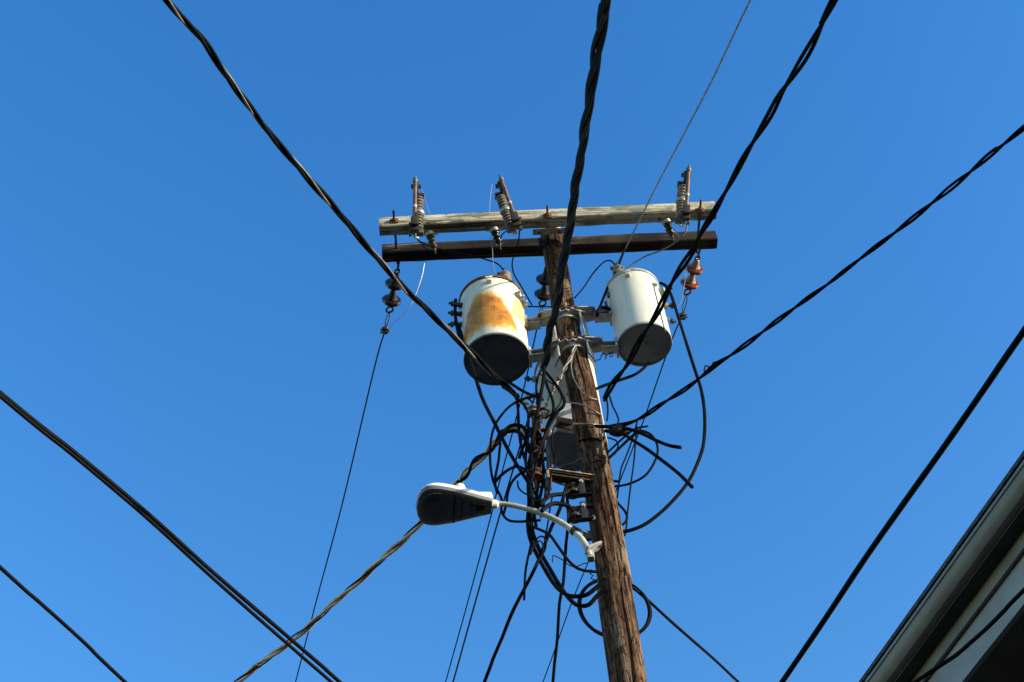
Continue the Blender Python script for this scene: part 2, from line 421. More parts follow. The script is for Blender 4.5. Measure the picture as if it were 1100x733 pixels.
# through bolts with washers, each one thing
def arm_front(px, extra=0.0):
    d = ray(px); P0 = midN + nN * (ARMW / 2 + extra)
    return EYE + d * ((P0 - EYE).dot(nN) / d.dot(nN))
for px, lab in (((423.5, 238), 'rusty through bolt near the left end of the pale crossarm'), ((588, 232.5), 'rusty through bolt on the pale crossarm above the pole top'), ((752, 226.5), 'rusty through bolt beside the right-hand fuse cutout')):
    P = arm_front(px); t = thing('through_bolt', P, lab, 'bolt', 'through bolts of the crossarms')
    bm = B(); add_box(bm, P + nN * .004, (uN, nN, XYZ[2]), (.062, .008, .05), .002); obj('washer', bm, M['rust'], t)
    bm = B(); add_lathe(bm, P + nN * .008, nN, [(.019, 0), (.019, .014), (.016, .016)], 6); add_lathe(bm, P + nN * .024, nN, [(.008, 0), (.008, .065), (.006, .068)], 10)
    far = midD.dot(nD); 
    # shank runs on through both arms
    obj('nut', bm, M['rust'], t)
    bm = B(); 
    e = P - nN * ((P - midD).dot(nN) + ARMW / 2 + .03); add_tube(bm, [P - nN * .01, e], .009, 8); obj('shank', bm, M['black_iron'], t)
# gain plate between pole top and arm
gp = at_z((590, 248.5), zarm_bot - .004); t = thing('gain_plate', gp, 'pale flat gain plate under the crossarm at the pole top', 'plate')
bm = B(); add_box(bm, gp + V((0, 0, -.004)), (uN, nN, XYZ[2]), (.24, .045, .012), .003); obj('plate', bm, M['endgrain'], t)
bm = B(); add_lathe(bm, gp + uN * .075 + V((0, 0, -.008)), V((0, 0, -1)), [(.011, 0), (.011, .012), (.006, .014)], 6); obj('bolt_head', bm, M['rust'], t)
bm = B(); add_lathe(bm, gp - uN * .075 + V((0, 0, -.008)), V((0, 0, -1)), [(.011, 0), (.011, .012), (.006, .014)], 6); obj('bolt_head', bm, M['rust'], t)
# ------------------------------------------------------------------ fuse cutouts
def ribbed(bm, o, d, r, L, n, amp=.35, seg=20, ends=.7):
    prof = [(r * ends, 0)]
    for i in range(n):
        a = L * (i + .1) / n; b = L * (i + .5) / n; c = L * (i + .9) / n
        prof += [(r * (1 - amp), a), (r, b - .1 * L / n), (r * .97, b + .1 * L / n), (r * (1 - amp), c)]
    prof.append((r * ends, L)); add_lathe(bm, o, d, prof, seg)
def cutout(base_px, top_px, side, label):
    P = arm_front(base_px, .055)
    Ltilt = .46
    T = at_y(top_px, P.y - .15)
    ax = (T - P); L = ax.length; ax.normalize()
    sx = uN * side; sx = (sx - ax * sx.dot(ax)).normalized(); fy = ax.cross(sx)
    if fy.y > 0: fy = -fy
    t = thing('fuse_cutout', P, label, 'fuse cutout', 'fuse cutouts on the upper crossarm')
    o = P + sx * .018 - fy * .012
    bm = B(); ribbed(bm, o + ax * L * .10, ax, .036, L * .28, 5); ribbed(bm, o + ax * L * .42, ax, .036, L * .28, 5); add_lathe(bm, o + ax * L * .37, ax, [(.024, 0), (.024, L * .06)], 16)
    body = obj('porcelain_body', bm, M['porcelain_grey'], t)
    bm = B(); add_lathe(bm, o + ax * L * .375, ax, [(.039, 0), (.041, .004), (.041, L * .045), (.039, L * .05)], 18); add_box(bm, o + ax * L * .40 - fy * .04, (sx, fy, ax), (.03, .07, .03), .003)
    obj('mounting_clamp', bm, M['galv'], body)
    bm = B(); add_box(bm, o + ax * L * .72 + fy * .0, (sx, fy, ax), (.075, .06, .022), .004); add_box(bm, o + ax * L * .80 + fy * .045 - sx * .012, (sx, fy, ax), (.02, .03, L * .2), .003); add_box(bm, o + ax * L * .86 + fy * .03 - sx * .02, (sx, fy, ax), (.07, .035, .018), .003)
    obj('top_contact', bm, M['black_iron'], t)
    f0 = P - sx * (.006 if side > 0 else .015) + fy * .055
    bm = B(); add_lathe(bm, f0 + ax * L * .17, ax, [(.013, 0), (.014, .01), (.0135, L * .7), (.013, L * .71)], 14)
    tube = obj('fuse_tube', bm, M['fuse'], t)
    bm = B(); add_lathe(bm, f0 + ax * L * .87, ax, [(.017, 0), (.018, .006), (.018, .03), (.012, .036), (.008, .04), (.008, .06), (.005, .063)], 12)
    obj('fuse_cap', bm, M['galv_dark'], tube)
    bm = B(); add_lathe(bm, f0 + ax * L * .40, ax, [(.0155, 0), (.016, .02), (.0155, .022)], 12); obj('ferrule', bm, M['galv'], tube)
    bm = B(); add_box(bm, f0 + ax * L * .15, (sx, fy, ax), (.05, .035, .07), .004); add_box(bm, f0 + ax * L * .06 - fy * .03, (sx, fy, ax), (.062, .04, .045), .004)
    add_box(bm, f0 + ax * L * .24 + sx * .012, (sx, fy, ax), (.018, .03, .06), .003); add_lathe(bm, f0 + ax * L * .11 - sx * .04, sx, [(.008, 0), (.008, .08)], 10)
    obj('hinge', bm, M['black_iron'], t)
    bm = B(); add_box(bm, o + ax * L * .045, (sx, fy, ax), (.072, .05, .03), .004); add_box(bm, o + ax * L * .02 - sx * .055 + fy * .02, (sx, fy, ax), (.02, .03, .05), .003)
    add_lathe(bm, o - ax * .04 - sx * .02 + fy * .02, ax, [(.006, 0), (.008, .02), (.008, .04)], 8)
    obj('bottom_fitting', bm, M['galv_dark'], t)
    br = B(); pa = o + ax * L * .40 - fy * .06; pb = P - nN * .05 + V((0, 0, .03))
    add_bar(br, pa, pb, .034, .012, .002, up=XYZ[2]); obj('bracket', br, M['galv'], t)
    return P, ax, L
cutout((446.5, 252), (447.5, 194.5), 1, 'upright fuse cutout near the left end of the pale crossarm')
cutout((553.5, 247), (534.5, 194), -1, 'leaning fuse cutout between the left end and the pole top')
cutout((733.5, 239), (737, 182.5), -1, 'upright fuse cutout near the right end of the pale crossarm')
# small dark arresters hanging under the pale arm
def arrester(px, label, m):
    P = at_z(px, zarm_bot - .03); t = thing('surge_arrester', P, label, 'arrester', 'arresters under the upper crossarm')
    d = V((.2, .55, -.8)).normalized()
    bm = B(); ribbed(bm, P, d, .030, .10, 3, .25, 16, .8); obj('housing', bm, m, t)
    bm = B(); add_lathe(bm, P - d * .028, d, [(.018, 0), (.034, .004), (.034, .026), (.028, .03)], 14); add_bar(bm, P - d * .015 - uN * .055, P - d * .015 + uN * .06, .014, .012, .002); obj('cap', bm, M['galv'], t)
    bm = B(); add_lathe(bm, P + d * .1, d, [(.012, 0), (.012, .02), (.005, .022), (.005, .045)], 8); obj('terminal', bm, M['black_iron'], t)
    bm = B(); add_bar(bm, P - d * .015 - uN * .05, P - uN * .05 + V((0, -.05, .045)), .016, .006, .001); obj('strap', bm, M['galv_dark'], t)
arrester((462, 253.5), 'small dark arrester under the crossarm beside the left fuse cutout', M['black_iron'])
arrester((531.5, 249), 'small arrester under the crossarm beside the leaning fuse cutout', M['porcelain_dark'])
arrester((716.5, 240), 'small arrester under the crossarm beside the right fuse cutout', M['porcelain_dark'])
# ------------------------------------------------------------------ dead-end insulator strings (they run away from the lower arm)
def string(px0, px1, px2, label, glaze, capm, zoff=.045):
    zz = zarm_bot + zoff
    a = at_z(px0, zz); e = at_z(px1, zz - .02); k = at_z(px2, zz - .03); d = (e - a).normalized()
    t = thing('insulator_string', a, label, 'insulator', 'dead-end insulators on the lower crossarm')
    L = (e - a).length
    bm = B(); add_tube(bm, [a - d * .16, a + d * .03], .009, 8)
    add_tube(bm, spline([a + d * .02 + V((.012, 0, 0)), a + d * .05 + V((.016, 0, 0)), a + d * .07, a + d * .05 - V((.016, 0, 0)), a + d * .02 - V((.012, 0, 0))], .01), .006, 8); obj('eye_bolt', bm, M['black_iron'], t)
    for i in range(2):
        o = a + d * (L * (.17 + .42 * i))
        bm = B(); h = L * .36
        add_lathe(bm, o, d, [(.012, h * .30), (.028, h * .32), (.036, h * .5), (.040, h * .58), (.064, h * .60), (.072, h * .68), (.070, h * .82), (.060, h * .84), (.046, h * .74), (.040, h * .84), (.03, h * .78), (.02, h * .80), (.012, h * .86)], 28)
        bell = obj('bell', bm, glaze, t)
        bm = B(); add_lathe(bm, o, d, [(.014, -h * .05), (.020, h * .0), (.023, h * .14), (.029, h * .34), (.036, h * .48), (.041, h * .54), (.038, h * .56)], 22); obj('cap', bm, capm, bell)
        bm = B(); add_tube(bm, [o + d * h * .8, o + d * h * 1.2], .009, 8); obj('pin', bm, M['black_iron'], bell)
    bm = B(); x, y, _ = frame_of(d); c = e + d * .03
    pts = [c + (d * math.cos(q) + V((1, 0, 0)) * math.sin(q)) * .026 for q in [2 * math.pi * i / 16 for i in range(17)]]
    add_tube(bm, pts, .008, 8); add_ball(bm, e + V((.012, 0, .004)), .018, 1, 1.3, 1); obj('clevis_ring', bm, M['galv_dark'], t)
    bm = B(); dd = (k - c).normalized(); add_tube(bm, spline([c + d * .02, c.lerp(k, .4) + V((.012, 0, 0)), k], .03), .0045, 6); add_tube(bm, spline([c + d * .02, c.lerp(k, .5) - V((.014, 0, 0)), k], .03), .004, 6); obj('preformed_loop', bm, M['steelwire'], t)
    bm = B(); add_box(bm, k, frame_of(dd), (.05, .026, .055), .005)
    for s in (-.018, .018): add_lathe(bm, k + x * .0 + V((0, 0, s)) - V((.035, 0, 0)), V((1, 0, 0)), [(.008, 0), (.008, .07)], 8)
    obj('wire_clamp', bm, M['galv_dark'], t)
    return k
kL = string((427.5, 287), (419.5, 329), (413.5, 355), 'shade-darkened dead-end insulator string hanging at the left end of the lower crossarm', M['porcelain_dark'], M['black_iron'])  # shade on the left bells is put into near-black glaze and caps
kR = string((750.5, 273), (739.5, 310), (733, 340), 'glossy brown insulator string hanging at the right end of the lower crossarm', M['porcelain_brown'], M['cement'])
kM = string((588, 284), (583.5, 322), (578.5, 345), 'dark insulator string partly hidden behind the pole below its top', M['porcelain_dark'], M['black_iron'])
# ------------------------------------------------------------------ transformers
def transformer(bot_px, top_px, wpx, Y, label, lid_mat, paint_mat, bottom_mat, pole_side, hv_px, rusty):
    pb = at_y(bot_px, Y); pt = at_y(top_px, Y)
    c = V(((pb.x + pt.x) / 2, Y, pb.z)); H = pt.z - pb.z; R = wpx / 2 / ppm(pb)
    t = thing('pole_transformer', c, label, 'transformer', 'transformers mounted round the pole')
    bm = B(); add_lathe(bm, c, XYZ[2], [(R * .93, .012), (R * .985, .0), (R, .006), (R, .03), (R * .995, .035), (R * .995, H * .5), (R * .995, H - .02), (R * 1.0, H)], 72, cap=False)
    tank = obj('tank', bm, paint_mat, t)
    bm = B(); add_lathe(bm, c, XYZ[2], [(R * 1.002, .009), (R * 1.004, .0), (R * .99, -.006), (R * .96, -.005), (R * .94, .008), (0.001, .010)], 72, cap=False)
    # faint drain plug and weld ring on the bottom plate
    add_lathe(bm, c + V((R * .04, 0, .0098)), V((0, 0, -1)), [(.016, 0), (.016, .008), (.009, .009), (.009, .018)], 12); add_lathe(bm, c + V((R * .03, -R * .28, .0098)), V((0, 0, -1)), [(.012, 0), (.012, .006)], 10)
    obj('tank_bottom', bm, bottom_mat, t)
    bm = B(); add_lathe(bm, c, XYZ[2], [(R * 1.0, H - .002), (R * 1.035, H + .002), (R * 1.045, H + .012), (R * 1.035, H + .024), (R * 1.0, H + .028)], 72, cap=False); obj('lid_band', bm, lid_mat, t)
    bm = B(); add_lathe(bm, c, XYZ[2], [(R * 1.0, H + .026), (R * .9, H + .05), (R * .6, H + .075), (R * .2, H + .085), (.002, H + .086)], 56, cap=False); lid = obj('lid', bm, paint_mat if not rusty else M['rust'], t)
    # high voltage bushing on the lid
    hp = at_y(hv_px, Y - (.02 if rusty else .02)); o = V((hp.x, hp.y, c.z + H + .03))
    bm = B(); ribbed(bm, o, V((0, 0, 1)), .045, hp.z - o.z + .02, 5, .3); hb = obj('bushing', bm, M['porcelain_grey'], t)
    bm = B(); zt = hp.z + .02; add_lathe(bm, V((o.x, o.y, zt)), XYZ[2], [(.02, 0), (.02, .02), (.01, .022), (.01, .06)], 10); add_box(bm, V((o.x - .03, o.y - .02, zt - .02)), XYZ, (.05, .02, .02), .003); obj('terminal', bm, M['galv_dark'], hb)
    # lifting lug seen on the street side
    for ang in (-math.pi / 2 - .05 + (.06 if rusty else -.14), math.pi / 2):
        d = V((math.cos(ang), math.sin(ang), 0)); s = V((-d.y, d.x, 0)); q = c + d * (R * 1.0 + .012) + V((0, 0, H - .05))
        bm = B(); add_box(bm, q, (s, d, XYZ[2]), (.034, .034, .036), .004); add_box(bm, q + d * .012 + V((0, 0, .018)), (s, d, XYZ[2]), (.05, .016, .02), .003); obj('lifting_lug', bm, paint_mat, t)
    # low voltage bushings on the side away from the pole
    ao = math.pi if pole_side > 0 else 0
    lvs = []
    for j, (da, dz) in enumerate(((-.28, -.10), (-.02 if rusty else .1, -.17), (.0 if rusty else .35, -.26))):
        a = ao - pole_side * da if not rusty else ao + (.38 - .10 * j)
        d = V((math.cos(a), math.sin(a), 0)); q = c + d * R + V((0, 0, H + dz))
        bm = B(); k_ = .72 if rusty else 1.0; add_lathe(bm, q - d * .01, d, [(r_ * k_, h_) for r_, h_ in ((.030, 0), (.030, .018), (.022, .02), (.026, .03), (.020, .036), (.026, .044), (.016, .05))], 14); b = obj('side_bushing', bm, M['black_iron'] if rusty else M['galv'], t)
        bm = B(); add_lathe(bm, q + d * .04, d, [(.010, 0), (.010, .05), (.006, .052)], 8); add_box(bm, q + d * .065, (d, V((-d.y, d.x, 0)), XYZ[2]), (.018, .024, .04), .004); obj('terminal', bm, M['black_iron'], b)
        lvs.append(q + d * .07)
    return t, c, H, R, lvs
PATCH_H = .42
MWhite = paint('cream transformer enamel')
MGrey = paint('shade-greyed cream transformer enamel', dull=True)  # greyed copy of the cream, with the shade behind the pole in its colour
TL_bot, TL_top = (534.2, 386.5), (527.5, 326)
_h = at_y(TL_top, YP - .02).z - at_y(TL_bot, YP - .02).z; PATCH_H = _h
MRust = paint('cream transformer enamel with rust bloom', patch=True)
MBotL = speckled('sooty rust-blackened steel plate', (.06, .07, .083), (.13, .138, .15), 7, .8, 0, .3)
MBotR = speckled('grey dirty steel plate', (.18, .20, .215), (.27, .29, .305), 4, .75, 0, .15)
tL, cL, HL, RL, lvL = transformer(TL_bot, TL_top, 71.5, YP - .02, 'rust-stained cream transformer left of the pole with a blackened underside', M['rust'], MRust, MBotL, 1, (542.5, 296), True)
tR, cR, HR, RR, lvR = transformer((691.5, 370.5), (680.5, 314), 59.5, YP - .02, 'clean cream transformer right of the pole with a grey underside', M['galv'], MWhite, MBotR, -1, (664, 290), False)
tB, cB, HB, RB, lvB = transformer((621, 481), (605.5, 402), 68, YP + .44, 'shade-greyed cream transformer mostly hidden behind the pole, lowest of the three', M['galv_dark'], MGrey, MBotR, 1, (612, 372), False)
# ground wire down the right tank
def tank_pt(c, R, px, extra=.004):
    P = at_y(px, c.y)
    for _ in range(8):
        dx = max(-R * .97, min(R * .97, P.x - c.x)); P = at_y(px, c.y - math.sqrt(R * R - dx * dx) - extra)
    return P
bm = B(); add_tube(bm, spline([tank_pt(cR, RR, p) for p in ((702.5, 308), (706, 322), (710, 338), (715, 357))], .03), .003, 6); obj('ground_wire', bm, M['galv_dark'], tR)
bm = B(); add_box(bm, tank_pt(cR, RR, (703, 306), .008), XYZ, (.035, .02, .022), .004); obj('ground_lug', bm, M['galv'], tR)
bm = B(); add_box(bm, tank_pt(cL, RL, (565, 352), .008), XYZ, (.03, .03, .022), .004); obj('ground_lug', bm, M['rust'], tL)
for px in ((556, 317), (560, 322), (563.5, 328)):
    bm = B(); q = tank_pt(cL, RL * 1.03, px, .0); add_box(bm, q, XYZ, (.035, .03, .045), .006); add_lathe(bm, q + V((0, -.01, 0)), V((.6, -.8, 0)), [(.009, 0), (.009, .03)], 8); obj('lid_clamp', bm, M['galv'], tL)
for px in ((653.5, 317), (651, 327)):
    bm = B(); q = tank_pt(cR, RR * 1.03, px, .0); add_box(bm, q, XYZ, (.02, .02, .05), .004); obj('lid_clamp', bm, M['galv_dark'], tR)
# ------------------------------------------------------------------ cluster mount
zb1 = pole_front((607, 337)).z; zb2 = pole_front((614, 369)).z
mount = thing('cluster_mount', V((pole_at(zb1)[0].x, YP, zb2)), 'galvanised cluster mount with two bands clamped round the pole between the transformers', 'mount')
for zb in (zb1, zb2):
    c, r = pole_at(zb); bm = B()
    add_lathe(bm, V((c.x, c.y, zb - .04)), XYZ[2], [(r * 1.02, 0), (r * 1.14, .002), (r * 1.14, .078), (r * 1.02, .08)], 12, cap=False)
    for s in (-1, 1):
        add_bar(bm, V((c.x + s * .02, c.y - r * 1.12, zb)), V((c.x + s * (r + .03), c.y - r * .55, zb - .005)), .012, .085, .002, up=V((0, -1, 0)))
    band = obj('band', bm, M['galv'], mount)
    bm = B(); add_tube(bm, [V((c.x - .10, c.y - r * 1.35, zb + .022)), V((c.x + .11, c.y - r * 1.35, zb + .022))], .009, 8)
    for s in (-.055, .0, .05): add_lathe(bm, V((c.x + s, c.y - r * 1.35, zb + .022)), V((1, 0, 0)), [(.016, 0), (.016, .014)], 6)
    obj('clamp_bolt', bm, M['rust'], band)
    bm = B(); add_lathe(bm, V((c.x + .005, c.y - r * 1.3, zb + .0)), V((0, -.3, 1)), [(.010, 0), (.010, .06), (.006, .064)], 8); obj('stud', bm, M['cement'], band)
    # arms to either tank
    for cc, RR_, s in ((cL, RL, -1), (cR, RR, 1)):
        a = V((c.x + s * r * .9, c.y - r * .3, zb)); d = (cc - V((c.x, c.y, cc.z))); d.z = 0; d.normalize()
        e = V((cc.x, cc.y, zb)) - d * (RR_ - .01)
        ez = V((0, 0, .03 if zb == zb1 else .015))
        bm = B(); m1 = a.lerp(e, .5)
        add_bar(bm, a, m1 + ez, .012, .085, .002, up=V((0, -1, 0)) if True else None); add_bar(bm, a + V((0, -.07, 0)), m1 + ez + V((0, -.04, 0)), .012, .07, .002, up=V((0, -1, 0)))
        add_bar(bm, m1 + ez - d * .02, e + ez, .07, .010, .002, up=XYZ[2]); add_bar(bm, m1 + ez + V((0, 0, -.04)), e + ez + V((0, 0, -.04)), .070, .010, .002, up=XYZ[2]); add_bar(bm, m1 + ez + V((0, -.035, -.02)), e + ez + V((0, -.035, -.02)), .008, .045, .002, up=V((0, -1, 0)))
        add_box(bm, e + ez + V((0, 0, -.02)) - d * .012, (d, V((-d.y, d.x, 0)), XYZ[2]), (.016, .11, .09), .002)
        arm = obj('bracket_arm', bm, M['lamparm'] if s < 0 else M['galv'], mount)
        bm = B(); add_lathe(bm, m1 + ez + V((0, -.05, -.02)), V((0, -1, 0)), [(.013, 0), (.013, .016), (.007, .018), (.007, .03)], 6); obj('bolt_head', bm, M['rust'] if s < 0 else M['galv_dark'], arm)
    # arm back to the hidden tank
    bm = B(); zz = min(zb, cB.z + HB - .1) - (.0 if zb == zb1 else .12); add_bar(bm, V((c.x, c.y + r, zz)), V((cB.x, cB.y - RB, zz)), .06, .05, .004, up=XYZ[2]); obj('bracket_arm', bm, M['galv'], mount)
# side plates joining the two bands
for s in (-1, 1):
    c1, r1 = pole_at(zb1); c2, r2 = pole_at(zb2)
    bm = B(); add_bar(bm, V((c2.x + s * (r2 + .03), c2.y - .05, zb2 - .13)), V((c1.x + s * (r1 + .025), c1.y - .05, zb1 + .05)), .10, .010, .002, up=V((s, -.4, 0)))
    obj('side_plate', bm, M['galv'], mount)
# ------------------------------------------------------------------ secondary rack left of the pole
rk = at_y((589.5, 530), YP - .16)
rack = thing('secondary_rack', rk, 'rusty secondary rack with spool insulators standing off the pole amid the wire tangle', 'wire rack')
a = at_y((589.8, 464), YP - .16); b_ = at_y((588.5, 531), YP - .16)
bm = B(); add_bar(bm, b_, a, .026, .012, .002, up=V((0, -1, 0))); up_ = obj('upright_plate', bm, M['galv_dark'], rack)
bm = B(); add_bar(bm, at_y((592.0, 526), YP - .165), at_y((592.6, 468), YP - .165), .007, .02, .001, up=V((0, -1, 0))); obj('rust_edge', bm, M['rust'], up_)
bm = B(); add_ball(bm, a, .016, 1.2, .7, 1.2); obj('knob', bm, M['cement'], up_)
bm = B(); p0 = at_y((590.5, 513), YP - .16); p1 = V((pole_at(p0.z)[0].x - .02, YP - .05, p0.z + .02)); add_bar(bm, p0, p1, .012, .055, .003, up=V((0, -1, 0))); add_bar(bm, p0 + V((0, 0, .03)), p1 + V((0, 0, .03)), .05, .010, .002, up=XYZ[2]); obj('bracket_arm', bm, M['knot'], rack)
bm = B(); add_bar(bm, p0 + V((-.002, -.034, .034)), p1 + V((0, -.034, .034)), .006, .014, .002, up=V((0, -1, 0))); add_bar(bm, p0 + V((-.008, -.03, .034)), p0 + V((-.008, -.03, -.03)), .016, .008, .002, up=V((0, -1, 0))); obj('bright_lip', bm, M['cement'], rack)
q4 = [at_y(p, YP - .15) for p in ((606.5, 433), (612.8, 433.5), (614.8, 450.5), (597, 447))]
bm = B(); 
fr_ = [bm.verts.new(p) for p in q4]; bk_ = [bm.verts.new(p + V((0, .12, 0))) for p in q4]
bm.faces.new(fr_); bm.faces.new(list(reversed(bk_)))
for i in range(4): bm.faces.new((fr_[i], bk_[i], bk_[(i + 1) % 4], fr_[(i + 1) % 4]))
obj('gusset', bm, M['lamparm'], rack)
bm = B(); add_bar(bm, q4[3] + V((0, .05, -.008)), q4[2] + V((0, .05, -.008)), .010, .07, .003, up=XYZ[2].cross(q4[2] - q4[3]).cross(q4[2] - q4[3]).normalized()); obj('gusset_foot', bm, M['knot'], rack)
ur = at_y((572.5, 440), YP - .14); ul = at_y((575.5, 523), YP - .14)
bm = B(); add_tube(bm, [ul, ur], .010, 8); add_bar(bm, at_y((578, 516), YP - .10), at_y((578, 446), YP - .10), .03, .008, .002, up=V((0, -1, 0))); obj('rack_rod', bm, M['rust'], rack)
for px in ((573, 442), (575, 465), (575, 487), (575.5, 510)):
    q = at_y(px, YP - .15); bm = B()
    m = M['porcelain_grey'] if px[1] in (442,) else M['rust']
    add_lathe(bm, q - V((0, 0, .03)), XYZ[2], [(.014, 0), (.036, .004), (.038, .014), (.022, .024), (.022, .036), (.038, .046), (.034, .058), (.014, .06)], 18)
    sp_ = obj('spool', bm, m, rack)
    bm = B(); add_box(bm, q + V((.035, .02, .036)), XYZ, (.10, .03, .006), .001); add_box(bm, q + V((.035, .02, -.036)), XYZ, (.10, .03, .006), .001); add_box(bm, q + V((.07, .03, 0)), XYZ, (.008, .03, .07), .001); obj('clevis', bm, M['rust'], sp_)
for px in ((582, 428), (587, 436), (594, 419), (597, 414), (588.5, 443), (581, 453), (583.5, 446), (600, 409)):
    q = at_y(px, YP - .17); bm = B(); add_box(bm, q, frame_of(V((random.uniform(-1, 1), -1, random.uniform(-1, 1)))), (.018, .022, .035), .004); add_lathe(bm, q, V((0, -1, .2)), [(.007, 0), (.007, .03)], 6)
    obj('split_bolt', bm, random.choice((M['rust'], M['galv'], M['cement'])), rack)
# dark clevises on the pole flank under the rack
for px, lab in (((615, 527), 'black dead-end clevis on the pole flank, upper of two above the lamp arm'), ((617, 553), 'black dead-end clevis on the pole flank, lower of two above the lamp arm')):
    q = at_y(px, YP - .07); t = thing('dead_end_clevis', q, lab, 'clevis', 'black clevises on the pole flank')
    bm = B(); add_lathe(bm, q - V((0, 0, .04)), XYZ[2], [(.02, 0), (.04, .005), (.042, .02), (.026, .035), (.026, .045), (.042, .06), (.036, .075), (.02, .08)], 16); obj('spool', bm, M['black_iron'], t)
    bm = B(); add_box(bm, q + V((.05, .0, .05)), XYZ, (.12, .03, .008), .002); add_box(bm, q + V((.05, .0, -.05)), XYZ, (.12, .03, .008), .002); add_box(bm, q + V((.055, -.03, .0)), XYZ, (.035, .008, .13), .002); obj('strap', bm, M['black_iron'], t)
    bm = B(); add_lathe(bm, q + V((.055, -.034, .03)), V((0, -1, 0)), [(.012, 0), (.012, .012)], 6); obj('bolt_head', bm, M['galv'], t)
# ------------------------------------------------------------------ street lamp
armpx = [(529, 542), (536, 541.2), (551, 543.2), (572, 548.5), (593, 556.5), (609.5, 566), (622.5, 577), (629.5, 587), (634.5, 598)]
z0 = None; ap = []
for i, p in enumerate(armpx):
    ap.append(at_y(p, YP - .15 + .035 * i / 8))
lampN = ap[0]
nose = at_z((446.5, 541.5), lampN.z)
lamp = thing('street_lamp', ap[-1], 'cobra-head street lamp on a curved white arm, its dark underside facing down', 'street lamp')
bm = B(); r_a = 6.4 / 2 / ppm(ap[4]); add_tube(bm, spline(ap, .015), lambda t: r_a * (.86 + .28 * t), 16); obj('arm', bm, M['lamparm'], lamp)
bm = B(); q = pole_front((640, 591), .012); q2 = ap[-1] + V((0, -.03, .01))
add_bar(bm, q2 + V((-.02, 0, .01)), pole_front((645, 586), .012), .014, .055, .004, up=V((0, -1, 0))); add_box(bm, ap[-1] + V((.0, .01, .015)), XYZ, (.042, .05, .06), .012)
pl = obj('mounting_plate', bm, M['galv'], lamp)
bm = B(); q = pole_front((644.5, 587), .02); add_lathe(bm, q, V((0, -1, 0)), [(.011, 0), (.011, .012), (.006, .014)], 6); obj('bolt_head', bm, M['galv_dark'], pl)
bm = B(); cc = at_y((616, 571), YP - .13); tdir = (ap[6] - ap[5]).normalized(); add_lathe(bm, cc - tdir * .012, tdir, [(r_a * 1.0, 0), (r_a * 1.35, .002), (r_a * 1.35, .022), (r_a, .024)], 14, cap=False); add_tube(bm, spline([cc + V((0, -.02, .02)), at_y((624, 570), YP - .14), at_y((632, 573), YP - .1)], .02), .008, 8); add_box(bm, at_y((631, 576), YP - .10), XYZ, (.045, .03, .06), .008)
obj('strap', bm, M['black_iron'], lamp)
ax = (nose - lampN); LL = ax.length; ax.normalize(); sd = V((-ax.y, ax.x, 0)).normalized()
if sd.y > 0: sd = -sd           # towards the street
half = [(0, .34), (.03, .38), (.12, .46), (.25, .60), (.4, .75), (.55, .89), (.7, .985), (.8, 1.0), (.88, .93), (.94, .76), (.98, .48), (1.0, .05)]
HW = .150
def outline(scale, zz, shrink=0.0):
    pts = []
    for t, w_ in half: pts.append(lampN + ax * (LL * (.5 + (t - .5) * scale)) + sd * (HW * w_ * scale) + V((0, 0, zz)))
    for t, w_ in reversed(half): pts.append(lampN + ax * (LL * (.5 + (t - .5) * scale)) - sd * (HW * w_ * scale) + V((0, 0, zz)))
    return pts
bm = B(); add_loft(bm, [outline(.97, -.005), outline(.995, -.002), outline(.998, .004), outline(.97, .016), outline(.88, .036), outline(.7, .055), outline(.35, .066), outline(.05, .068)])
# raised spine towards the neck
add_box(bm, lampN + ax * LL * .18 + V((0, 0, .028)), (ax, sd, XYZ[2]), (LL * .36, .11, .05), .018)
hd = obj('housing', bm, M['lampwhite'], lamp, sharp=50)
bm = B(); add_loft(bm, [outline(.6, -.034), outline(.88, -.032), outline(.97, -.026), outline(1.0, -.006)]); 
obj('underside', bm, M['lampunder'], lamp, sharp=40)
lensm = NB('smoked lamp glass'); lensm.col((.05, .06, .076)); lensm = lensm.set(.14, 0, .6)
bm = B(); cl = lampN + ax * LL * .74 + V((0, 0, -.033))
add_loft(bm, [[cl + ax * math.cos(k * math.pi / 16) * LL * .21 * s + sd * math.sin(k * math.pi / 16) * HW * .80 * s + V((0, 0, z)) for k in range(32)] for s, z in ((1, .004), (.98, -.002), (.8, -.008), (.45, -.012), (.05, -.013))])
obj('lens', bm, lensm, lamp)
bm = B(); add_bar(bm, lampN + ax * LL * .50 + sd * HW * .76 + V((0, 0, -.033)), lampN + ax * LL * .50 - sd * HW * .76 + V((0, 0, -.033)), .012, .012, .003); add_box(bm, lampN + ax * LL * .16 + sd * .01 + V((0, 0, -.034)), (ax, sd, XYZ[2]), (.05, .05, .012), .004); add_lathe(bm, lampN + ax * LL * .27 + sd * .03 + V((0, 0, -.03)), V((0, 0, -1)), [(.018, 0), (.016, .012), (.01, .014)], 12); add_bar(bm, lampN + ax * LL * .40 + sd * HW * .6 + V((0, 0, -.034)), lampN + ax * LL * .40 - sd * HW * .6 + V((0, 0, -.034)), .006, .008, .002); obj('door_latch', bm, M['black_iron'], lamp)
bm = B(); add_lathe(bm, lampN + ax * LL * .42 + sd * .03 + V((0, 0, .05)), XYZ[2], [(.034, 0), (.034, .04), (.028, .062), (.01, .066)], 16); obj('photocell', bm, M['lampwhite'], lamp)
bm = B(); add_lathe(bm, lampN - ax * .035 + V((0, 0, .0)), ax, [(r_a * 1.05, 0), (.026, .01), (.028, .04), (.02, .05)], 16); obj('neck_collar', bm, M['lampwhite'], lamp)
